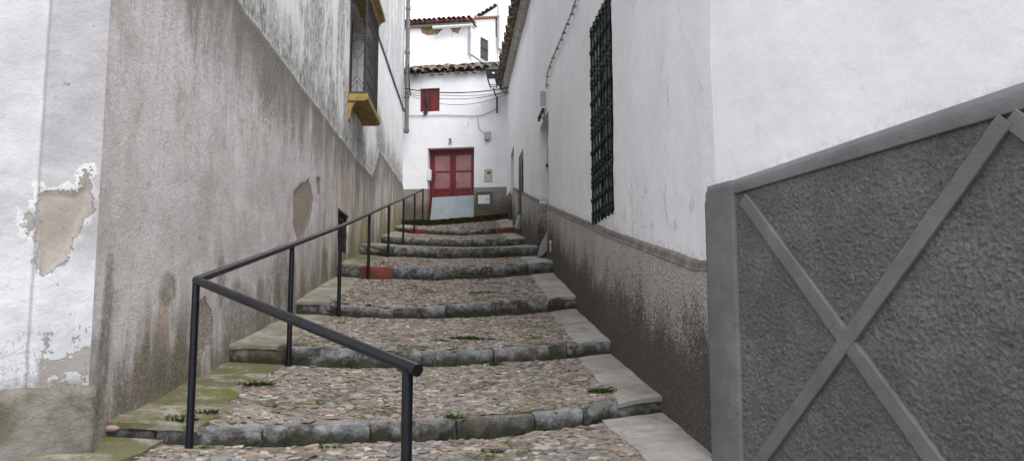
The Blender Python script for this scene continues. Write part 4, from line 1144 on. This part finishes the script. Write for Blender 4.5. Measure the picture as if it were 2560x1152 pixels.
m1 = MB().lathe([(.018, 0), (.018, .006)], (0, 0, 0), 10).build('lock', MAT['ink'], lid); m1.rotation_euler = (math.pi/2, 0, 0); m1.location = (c1-.05, -.046, (y0_+y1_)/2)
bx_, bz_ = h(1219.5, 341); jb = on(HF, empty('junction_box', (0,0,0))); tag(jb, 'grey plastic junction box on the white facade, above the cream meter', 'junction box')
MB().box((bx_-.085, -.10, bz_-.115), (bx_+.085, -.01, bz_+.115)).build('case', MAT['plastic_grey'], jb, bevel=.012, segs=2)
MB().box((bx_-.075, -.108, bz_-.105), (bx_+.075, -.101, bz_+.105)).build('lid', MAT['plastic_grey'], jb, bevel=.004)
MB().tube([(bx_-.06, -.03, bz_-.12), (bx_-.055, -.03, bz_-.15), (bx_-.0, -.03, bz_-.16), (bx_+.03, -.03, bz_-.12)], .009, 6).build('cable_loop', MAT['cable_grey'], jb)
lb = on(HF, empty('letter_box', (0,0,0))); tag(lb, 'white letter box fixed in the left jamb of the red doorway', 'letter box')
q0, q1 = h(1069, 452)[1], h(1069, 424)[1]
MB().box((dL-.005, -.03, q0), (dL+.10, .09, q1)).build('case', MAT['plastic_white'], lb, bevel=.008)
MB().box((dL+.10, -.02, q0+.06), (dL+.125, .05, q0+.12)).build('keeper', MAT['plastic_grey'], lb, bevel=.004)
# sheet leaning over the lower half of the doorway
bT = HF.hit(1130, 488.5, 0)[1]; bB = HF.hit(1130, 549, .1)[1]
xb, xt = HF.hit(1075, 549, .04)[0], HF.hit(1081, 490, -.17)[0]; xr = dR-.006
bd = on(HF, MB().hexa([(xb, -.04, bB-.02), (xr, -.04, bB+.04), (xr, -.02, bB+.04), (xb, -.02, bB-.02), (xt, .17, bT-.02), (xr, .17, bT+.02), (xr, .19, bT+.02), (xt, .19, bT-.02)]).build('flood_board', MAT['board_blue'], bevel=.003))
tag(bd, 'pale blue-grey board leaning against the bottom of the red door', 'board')
# black bundle hanging in the red window
kx = h(1068, 250)[0]; m1 = MB()
for q in range(5):
    pts = [(kx-.03+.012*q, .03, vT-.06-.02*q), (kx-.045+.02*q, .01, vT-.25), (kx-.02+.012*q, .0, vT-.42), (kx+.03+.008*q, -.01, vB+.13), (kx+.04-.012*q, -.03, vB+.02), (kx-.03-.02*q, -.05, vB-.05), (kx-.08+.03*q, -.05, vB-.12+.01*q)]
    m1.tube(pts, [.012, .024, .026, .022, .017, .015, .012], 6)
tag(on(HF, m1.build('cable_bundle', MAT['cable_black'], smooth=True)), 'bundle of black cloth-like cable hanging out of the red shuttered window', 'cable bundle')
# cables on the facade
def fcable(pts, r, mat, label, off=.025, F=HF):
    P = [F.hit(x, y, off) for x, y in pts]; Q = []
    for i, (s, z) in enumerate(P): Q.append((s, off*F.sgn, z))
    # smooth
    R_ = []
    for i in range(len(Q)-1):
        p0, p1, p2, p3 = [Vector(Q[max(0, min(len(Q)-1, i+k))]) for k in (-1, 0, 1, 2)]
        for u in range(5):
            t = u/5; R_.append(.5*((2*p1)+(p2-p0)*t+(2*p0-5*p1+4*p2-p3)*t*t+(3*p1-p0-3*p2+p3)*t**3))
    R_.append(Vector(Q[-1])); return tag(on(F, MB().tube(R_, r, 6).build('wall_cable', mat, smooth=True)), label, 'cable')
fcable([(1012,290),(1060,289),(1110,288),(1150,289),(1195,290),(1222,282),(1241,272)], .010, MAT['cable_grey'], 'grey cable drooping along the facade under the red shutter to the lamp bracket')
fcable([(1194,291),(1197,318),(1208,330),(1213,336)], .008, MAT['cable_grey'], 'thin grey cable dropping to the junction box on the facade')
# overhead cables
def overhead(a, b, sag, r, label):
    pts = [a.lerp(b, i/16)+Vector((0, 0, -sag*4*(i/16)*(1-i/16))) for i in range(17)]
    return tag(MB().tube(pts, r, 6).build('overhead_cable', MAT['cable_black'], smooth=True), label, 'cable')
A_ = lambda px, py: LF.w(17.5, .03, LF.hit(px, py)[1])
overhead(at(1012, 222, 21.2), at(1272, 219.5, 20.9), .13, .015, 'thickest black cable strung across the facade, topmost of the overhead cables')
overhead(at(1012, 229, 21.2), at(1272, 231, 20.9), .11, .007, 'thin black cable just under the thickest one across the facade')
overhead(at(1012, 232, 21.2), at(1274, 229, 20.8), .20, .008, 'second thin black cable sagging below the thickest one, rising to the right wall')
overhead(at(1010, 232, 21.25), at(1274, 233, 20.8), .34, .007, 'lowest sagging black cable, passing over the red shutter')
tag(MB().tube([at(1020, 68, 24), at(1021, 125, 22.5), at(1022, 175, 21.3), at(1024, 220, 21.3), at(1026, 240, 21.35)], .018, 6).build('drop_cable', MAT['cable_black'], smooth=True), 'black cable coming down beside the left house corner', 'cable')
tag(MB().tube([at(1010, 5, 26), at(1080, -2, 24)], .010, 5).build('sky_wire', MAT['cable_grey']), 'thin wire against the sky at the top of the alley', 'wire')

# ------------------------------------------------------------------ houses behind
UO = at(1178, 130, 27); UH = Fr((UO.x, UO.y), (.988, -.153), 6.0, -1)
uh = empty('upper_house', (UO.x, UO.y, 6.0), UH.rz, 'white house behind number 5, plaster fallen under its tiled eave, with gutter and downpipe', 'house')
g = lambda px, py, o=0: UH.hit(px, py, o)
UT = g(1100, 68)[1]
up_ = [[g(*p) for p in q] for q in ([(1050,66),(1108,66),(1104,76),(1092,87),(1070,90),(1054,84)], [(1120,66),(1162,66),(1150,74),(1146,84),(1134,82)])]
def m_upper():
    m = Mt('patched_limewash', .9, .2); pa = m.attr('patch'); z = m.xyz()[2]
    c = m.mix(m.ss(m.noise(1.5, 6), .35, .65), (.66, .67, .68), (.73, .735, .75))
    c = m.mix(m.mul(m.ss(m.noise(6, 7, .75), .56, .7), .5), c, (.42, .42, .42))
    n_ = m.add(pa, m.mul(m.op('SUBTRACT', m.noise(5, 6, .7), .5), .12))
    c = m.mix(m.mul(m.ss(n_, -.22, 0), m.ss(m.noise(1, 5, .6, m.mp((6, 1, .8))), .45, .62), .8), c, (.55, .42, .34))
    c = m.mix(m.ss(n_, 0, .01), c, m.mix(m.ss(m.noise(16, 5), .4, .6), (.15, .09, .055), (.30, .20, .13)))
    m.bump(m.noise(12, 6, .7), .02, .8); return m.done(c)
MAT['upper'] = m_upper()
wall_grid('wall', MAT['upper'], uh, lines((-6, .07), 0), lines((-1.5, .08), UT), [], lambda s, z: .01*fbm(s, z, 1, 2)-.03*sm(-.02, .03, max(sdf(p, s, z) for p in up_)), -1,
          {'patch': lambda s, z: max(-.5, max(sdf(p, s, z) for p in up_))})
MB().add([(0,0,0)]*0, [])
m1 = MB(); m1.add([(0, 0, -1.5), (0, 5, -1.5), (0, 5, UT), (0, 0, UT)], [(0, 1, 2, 3)]); m1.build('side_wall', MAT['white_render'], uh)
MB().box((-6, -.10, UT), (.02, .3, UT+.10)).build('eave_board', MAT['timber_grey'], uh)
tile_roof(uh, MAT['tile_red'], -6, 0.05, -.22, UT+.17, 1, math.radians(9), 3, .18, wob_=.01)
m1 = MB(); m1.add([(-6, -.18, UT+.104), (.05, -.18, UT+.104), (.05, .9, UT+.27), (-6, .9, UT+.27)], [(0, 1, 2, 3)]); m1.build('roof_bed', MAT['tile_red'], uh)
gx0, gx1 = g(1082, 66, .2)[0], g(1183, 64, .2)[0]; gz_ = g(1130, 70, .2)[1]
m1 = MB(); arc = [(-.20-.075*math.cos(math.pi*i/8), gz_+.08-.085*math.sin(math.pi*i/8)) for i in range(9)]; arc += [(a*0+-.20-.066*math.cos(math.pi*i/8), gz_+.08-.075*math.sin(math.pi*i/8)) for i, a in zip(range(8, -1, -1), range(9))]
m1.prism(arc, lambda p, t: (t, p[0], p[1]), gx0, gx1); gut = m1.build('gutter', MAT['white_render'], uh)
q1, q2, q3 = g(1178, 135)[1], g(1215, 165), g(1178, 72)[1]
MB().tube([(-.05, -.16, q3), (-.05, -.07, q3-.25), (-.05, -.06, q1), (q2[0]*.5, -.06, (q1+q2[1])/2), (q2[0], -.06, q2[1])], .045, 8).build('downpipe', MAT['grey_zinc'], uh, smooth=True)
# house with the barred window, turned away
AO = at(1181, 120, 27.6); AF = Fr((AO.x, AO.y), (.59, 1), 6.0, -1)
ah = empty('far_house', (AO.x, AO.y, 6.0), AF.rz, 'narrow white house with a small barred window, seen above the street lamp', 'house')
k = lambda px, py, o=0: AF.hit(px, py, o)
aw0, aw1 = k(1201, 120)[0], k(1217.5, 125)[0]; az0, az1 = k(1201, 144)[1], k(1201, 95)[1]; aE = k(1262, 100)[0]
t0_, t1_ = k(1180, 50), k(1262, 46)
m1 = MB(); m1.prism([(0, -2), (aE, -2), (aE, t1_[1]), (0, t0_[1])], lambda p, t: (p[0], t, p[1]), 0, 3); m1.build('wall', MAT['white_render'], ah)
wn_ = MB().box((aw0, -.012, az0), (aw1, .05, az1)).build('window', MAT['pale_glass'], ah)
m1 = MB()
for i in range(6): x = aw0+(aw1-aw0)*i/5; m1.box((x-.014, -.05, az0), (x+.014, -.03, az1))
m1.build('window_bars', MAT['black_iron'], ah)
for z in (az0, (az0+az1)/2, az1): MB().box((aw0-.02, -.046, z-.018), (aw1+.02, -.032, z+.018)).build('window_rail', MAT['black_iron'], ah)
T = Tiles(); an = math.atan2(t1_[1]-t0_[1], t1_[0]-t0_[0]); L_ = math.hypot(t1_[1]-t0_[1], t1_[0]-t0_[0])
f = lambda x, d, hh_: (t0_[0]+x*math.cos(an)-hh_*math.sin(an), -.12+d, t0_[1]+.02+x*math.sin(an)+hh_*math.cos(an))
for i in range(int(L_/.2)):
    for r in range(3): T.tile(f, (i+.5)*.2, r*.36, .01, .09, .085, .40, True, n=6)
simple('salmon_tile', (.48, .27, .21), .9)
T.build('roof_verge', MAT['salmon_tile'], ah)
# gabled house beyond
GO = at(1240, 60, 33); GF = Fr((GO.x, GO.y), (.999, -.03), 6.0, -1)
gh = empty('gabled_house', (GO.x, GO.y, 6.0), GF.rz, 'white gable with a sloping tiled verge rising to the right, farthest house up the hill', 'house')
v = lambda px, py: GF.hit(px, py)
poly = [v(1186, 52), v(1246, 15), v(1275, 12), v(1275, 160), v(1186, 160)]
m1 = MB(); m1.prism(poly, lambda p, t: (p[0], t, p[1]), 0, 4); m1.build('wall', MAT['white_render'], gh)
(e0, f0), (e1, f1) = v(1184, 50), v(1246, 13); L_ = math.hypot(e1-e0, f1-f0); an = math.atan2(f1-f0, e1-e0)
T = Tiles(); nT = int(L_/.2)
for i in range(nT):
    for r in range(3):
        f = lambda x, d, hh_, i=i: (e0+x*math.cos(an)-hh_*math.sin(an), -.15+d, f0+x*math.sin(an)+hh_*math.cos(an))
        T.tile(f, (i+.5)*.2, r*.36, .0+.012*(i % 2), .105, .10, .40, True, n=6)
T.build('roof_verge', MAT['tile_dark'], gh)
BO = at(1247, 60, 29); BF = Fr((BO.x, BO.y), (.999, -.04), 6.0, -1)
bh = empty('white_tower_house', (BO.x, BO.y, 6.0), BF.rz, 'tall plain white wall with a thin pipe down its left edge, right of the gable', 'house')
u_ = lambda px, py: BF.hit(px, py)
m1 = MB(); z_a = u_(1250, 125)[1]; z_t = u_(1250, -60)[1]
m1.box((0, 0, z_a), (3.2, 3, z_t)); m1.box((-.05, .06, -2), (3.2, 3, z_a-.002)); m1.build('wall', MAT['white_render'], bh, bevel=.02)
zz = u_(1248, 5)[1]; MB().tube([(-.04, -.04, zz), (-.03, -.05, z_a+.05), (.12, -.05, z_a-.0), (.6, -.05, z_a+.02)], .03, 7).build('pipe', MAT['grey_zinc'], bh, smooth=True)
s1_ = u_(1242, 50)[0]; m1 = MB().box((-.14, -.03, u_(1242, 92)[1]), (-.06, .1, u_(1242, 46)[1])); m1.build('wall_bracket', MAT['dark_cement'], bh, bevel=.01)

# ------------------------------------------------------------------ street lamp
LY = 21.05; lc = at(1233.5, 200, LY); zq = lambda y: at(1233, y, LY).z
lp = empty('street_lamp', (lc.x, LY, 0), 0, 'black four-sided lantern on an iron wall bracket at the upper right of the facade', 'street lamp')
def frust(mb, z0, z1, a, b):
    mb.hexa([(-a, -a, z0), (a, -a, z0), (a, a, z0), (-a, a, z0), (-b, -b, z1), (b, -b, z1), (b, b, z1), (-b, b, z1)])
m1 = MB(); frust(m1, zq(192), zq(181), .185, .20); frust(m1, zq(181), zq(179), .215, .215); frust(m1, zq(179), zq(168), .20, .07); frust(m1, zq(168), zq(165), .075, .06)
m1.build('cap', MAT['black_iron'], lp, bevel=.006)
MB().lathe([(.05, 0), (.06, .02), (.03, .04), (.02, .05), (.04, .07), (.03, .09), (.005, .12)], (0, 0, zq(165)), 8).build('finial', MAT['black_iron'], lp, smooth=True)
m1 = MB(); zt2, zb2 = zq(192), zq(219)
for sx in (-1, 1):
    for sy in (-1, 1): m1.tube([(.175*sx, .175*sy, zt2), (.085*sx, .085*sy, zb2)], .013, 5)
for zz, r in ((zb2, .085), (zb2+.05, .10), (zt2, .175)):
    P = [(-r, -r, zz), (r, -r, zz), (r, r, zz), (-r, r, zz), (-r, -r, zz)]; m1.tube(P, .011, 5)
m1.build('cage', MAT['black_iron'], lp)
MB().box((-.03, -.2045, zq(190)), (.035, -.196, zq(186.5))).build('sticker', MAT['plastic_white'], lp)
ax = at(1242.5, 250, HF.o.y).x-lc.x
wy_ = 21.6-.0-LY-.03
m1 = MB(); m1.tube([(0, 0, zb2-.02), (.01, .0, zb2-.06), (.05, .18, zb2-.16), (ax-.0, wy_-.06, zq(232)), (ax, wy_-.04, zq(236))], .02, 6)
m1.box((ax-.02, wy_-.06, zq(272)), (ax+.025, wy_, zq(231))); m1.build('bracket', MAT['black_iron'], lp)
# ------------------------------------------------------------------ things on the right wall
jx0, jx1 = RF.hit(1367, 245)[0], RF.hit(1350, 245, .1)[0]; jz0, jz1 = RF.hit(1360, 264, .05)[1], RF.hit(1360, 224, .05)[1]
cb = on(RF, empty('cable_box', (0,0,0))); tag(cb, 'weathered grey cable box on the right wall, above the first recessed doorway', 'junction box')
MB().box((jx0+.05, .01, jz0), (jx1-.05, .10, jz1)).build('case', MAT['plastic_grey'], cb, bevel=.01)
for i in range(4): x = jx0+.15+i*.18; MB().tube([(x, .05, jz0), (x, .05, jz0-.08)], .022, 6).build('gland', MAT['cable_black'], cb)
m1 = MB(); m1.tube([(jx0+.3, .05, jz0-.07), (jx0+.12, .04, jz0-.2), (jx0+.05, .02, d1z+.1), (jx0-.0+.03, -.03, d1z+.01)], .012, 6); m1.build('tail_cable', MAT['cable_grey'], cb, smooth=True)
CPT = [RF.hit(*p, .03) for p in [(1452,-70),(1440,0),(1430,32),(1412,75),(1400,105),(1382,145),(1368,186),(1366,222)]]
seg = []
for (a, b) in zip(CPT, CPT[1:]):
    for i in range(12): t = i/12; seg.append((a[0]+(b[0]-a[0])*t, a[1]+(b[1]-a[1])*t))
seg.append(CPT[-1])
tw = on(RF, empty('twisted_cable', (0,0,0))); tag(tw, 'twisted grey supply cable clipped down the upper right wall', 'cable')
for ph_ in (0, math.pi):
    P = [(s, .035+.011*math.cos(i*1.1+ph_), z+.011*math.sin(i*1.1+ph_)) for i, (s, z) in enumerate(seg)]
    MB().tube(P, .0065, 5).build('strand', MAT['cable_grey'], tw, smooth=True)
for i in range(4, len(seg)-2, 7):
    s, z = seg[i]; MB().box((s-.022, .0, z-.007), (s+.022, .048, z+.007)).build('clip', MAT['cable_grey'], tw)
# meter on the far jamb of the first doorway
z0_, z1_ = RF.hit(1358, 402)[1], RF.hit(1358, 352)[1]
mj = on(RF, empty('meter_cabinet', (0,0,0))); tag(mj, 'cream meter cabinet on the far jamb of the recessed doorway in the right wall', 'meter')
MB().box((d11-.09, -.42, z0_+.06), (d11-.005, -.12, z1_)).build('case', MAT['cream'], mj, bevel=.01)
MB().box((d11-.14, -.44, z0_-.0), (d11-.01, -.10, z0_+.03)).build('shelf', MAT['timber_grey'], mj, bevel=.004)
MB().box((d11-.12, -.34, z0_+.032), (d11-.06, -.22, z0_+.10)).build('breaker', MAT['dark_cement'], mj, bevel=.004)
# bent metal sheet leaning in the doorway
P = [at(1344, 641, 12.9), at(1357, 638, 12.45), at(1374, 619, 12.05), at(1375, 568, 12.25), at(1352, 612, 13.2)]
m1 = MB(); nrm = Vector((-.8, -.55, .1)).normalized()*.012
m1.add(P+[p+nrm for p in P], [(0, 1, 2, 3, 4), (9, 8, 7, 6, 5)]+[(i, (i+1) % 5, 5+(i+1) % 5, 5+i) for i in range(5)])
tag(m1.build('metal_sheet', MAT['steel_sheet']), 'bent grey metal sheet leaning at the foot of the recessed doorway', 'metal sheet')
m1 = MB(); c_ = at(1387, 628, 11.45); hz2 = (at(1387, 601, 11.45)-c_).z
m1.lathe([(.014, 0), (.014, hz2*.7), (.019, hz2*.72), (.019, hz2*.85), (.012, hz2)], (XR(11.45)-.07, 11.45, c_.z), 8)
tag(m1.build('pipe_stub', MAT['cream'], auto=.6), 'short white pipe stub standing against the speckled plinth, right of the metal sheet', 'pipe')
# pale ribbed plastic container leaning in the green doorway
c_ = at(1294, 572, 17.2); m1 = MB()
m1.lathe([(.07, 0), (.10, .02), (.10, .10), (.092, .12), (.098, .14), (.088, .22), (.08, .24), (.084, .26), (.07, .36), (.03, .42), (.03, .45)], (0, 0, 0), 8)
jg = empty('plastic_container', c_, 0); tag(jg, 'pale ribbed plastic container leaning at the foot of the dark green door', 'container'); jg.rotation_euler = (0, math.radians(9), 0); jg.scale = (.72, .72, .72)
b_ = m1.build('body', MAT['pale_glass'], jg, auto=.5)
MB().lathe([(.034, 0), (.034, .035), (.01, .04)], (0, 0, .45), 8).build('cap', MAT['weed_dark'], jg)

# ------------------------------------------------------------------ handrail
hr = empty('handrail', tuple(at(480, 1115, 4.4)), 0); o0 = hr.location.copy()
tag(hr, 'dark painted tubular handrail along the left of the steps, turning down to a near post', 'handrail')
hr.location = (0, 0, 0)
RP = []
for k_, (px, yt, yb) in enumerate([(484,700,1118),(727,612,905),(849,566,788),(922,534,694),(971.5,512,637),(1008.5,496,612),(1036.5,484,584),(1057,473,564)]):
    R = RS[k_]; t = R.t_of(px); p = R.xy(t); Y = p.y-.075
    a_ = at(px, yt, Y); b_ = at(px-(4 if k_ == 0 else 2 if k_ == 1 else 0), yb, Y); a_.x = b_.x = (a_.x+b_.x)/2; RP.append((a_, b_))
NP = at(1019, 915, 3.0); NB = Vector((NP.x, NP.y, -.05))
for a_, b_ in RP: MB().tube([b_-Vector((0, 0, .05)), a_], .0215, 14).build('post', MAT['rail'], hr, auto=.6)
MB().tube([NB, NP], .0215, 16).build('post', MAT['rail'], hr, auto=.6)
top = [a_ for a_, _ in RP]
MB().tube(top, .0235, 16).build('top_rail', MAT['rail'], hr, auto=.6)
d_ = (NP-top[0]).normalized(); MB().tube([top[0], NP+d_*.065], .0245, 18).build('front_rail', MAT['rail'], hr, auto=.6)
MB().lathe([(.001, -.024), (.017, -.017), (.024, 0), (.017, .017), (.001, .024)], tuple(top[0]), 14).build('elbow', MAT['rail'], hr, smooth=True)

# ------------------------------------------------------------------ weeds, pebble
def proj(p):
    q = Vector(p)-Vector((0, 0, CZ)); f = q.y*CP+q.z*SP; u = -q.y*SP+q.z*CP
    return 1280+FPX*q.x/f, 576-FPX*u/f
def find(k, px, py):
    best = None
    f = (lambda t, b: surf(k, t, b)) if k >= 0 else (lambda t, b: low(t, b*.3))
    for i in range(61):
        for j in range(41):
            p = f(i/60, j/40); q = proj(p); d = (q[0]-px)**2+(q[1]-py)**2
            if best is None or d < best[0]: best = (d, p)
    return best[1]
def weed(k, px, py, r, hgt, n, mat, label):
    c = find(k, px, py); m1 = MB()
    for i in range(n):
        a = random.uniform(0, 6.28); rr = r*math.sqrt(random.random()); b = Vector((c.x+rr*math.cos(a)*1.3, c.y+rr*math.sin(a)*.8, c.z-.004))
        L = hgt*random.uniform(.4, 1.3); dr = Vector((math.cos(a)*random.uniform(.2, 1.2), math.sin(a)*random.uniform(.2, 1.2), random.uniform(.5, 1.3))).normalized()
        s = Vector((-dr.y, dr.x, 0)).normalized()*random.uniform(.004, .009)
        m = b+dr*L*.55; e = b+dr*L+Vector((0, 0, -L*.25))
        m1.add([b, m+s, e, m-s], [(0, 1, 2, 3)])
    o = m1.build('weed_tuft', mat); return tag(o, label, 'weed', 'weeds growing between the cobbles')
WG, WD = MAT['weed_leaf'], MAT['weed_dark']
weed(0, 632, 960, .11, .045, 260, WD, 'dark leafy weed patch beside the mossy left strip of the lowest step')
weed(0, 505, 1032, .06, .045, 130, WG, 'weed behind the first rail post on the lowest step')
weed(0, 455, 1056, .06, .055, 120, WG, 'grassy weed at the edge of the lowest step, left of the first rail post')
weed(0, 1506, 982, .07, .055, 200, WG, 'bright green weed beside the pale right strip of the lowest step')
weed(0, 1236, 913, .06, .03, 110, WD, 'small weed under the riser of the second step, right of the near post')
weed(0, 1120, 915, .05, .03, 60, WD, 'tiny weed at the foot of the second riser, in its worn middle')
weed(0, 1140, 1048, .045, .05, 80, WG, 'weed sprouting in the joint of the lowest riser, right of the near post')
weed(1, 1162, 846, .11, .05, 260, WG, 'bright green weed in the middle of the second step')
weed(1, 1105, 852, .07, .03, 90, WD, 'low dark weed left of the bright one on the second step')
weed(1, 1210, 850, .07, .03, 80, WD, 'low dark weed right of the bright one on the second step')
weed(2, 1205, 732, .10, .04, 100, WD, 'dark weed on the third step, right of its middle')
weed(-1, 615, 1110, .02, .10, 16, WG, 'single tall grass sprig at the foot of the lowest riser')
weed(-1, 822, 1118, .07, .025, 110, WG, 'flat green weed below the lowest riser, left of the near post')
weed(-1, 1240, 1128, .06, .025, 90, WD, 'dark mossy weed below the lowest riser, right of the near post')
m1 = MB(); bv, bf = ICO[2]; c_ = RS[0].fr.w(.06, 0, 0); pc = at(275, 1070, 4.42)
m1.add([(pc.x+v_[0]*.055, pc.y+v_[1]*.03, pc.z+v_[2]*.022) for v_ in bv], [tuple(f_) for f_ in bf])
simple('pink_pebble', (.34, .25, .21), .7); tag(m1.build('round_pebble', MAT['pink_pebble'], smooth=True), 'smooth pinkish pebble wedged under the left corner of the lowest step', 'pebble')

def leaf(k, px, py, label):
    c = find(k, px, py); m1 = MB(); a = random.uniform(0, 6.28)
    for q in range(5):
        b = Vector((c.x+random.uniform(-.05, .05), c.y+random.uniform(-.04, .04), c.z+.012+random.uniform(0, .012))); a = random.uniform(0, 6.28); L = random.uniform(.018, .032)
        d = Vector((math.cos(a), math.sin(a), .1))*L; w_ = Vector((-math.sin(a), math.cos(a), .3))*L*.45
        m1.add([b-d, b+w_, b+d+Vector((0, 0, .008)), b-w_+Vector((0, 0, .01))], [(0, 1, 2), (0, 2, 3)])
    tag(m1.build('dead_leaves', MAT['wood_brown']), label, 'leaves', 'dead leaves against the right wall')
leaf(2, 1408, 702, 'dead leaves on the pale strip of the third step, against the speckled plinth')
leaf(-1, 1712, 1066, 'dead leaves on the lowest pale slab, beside the grey corner wall')
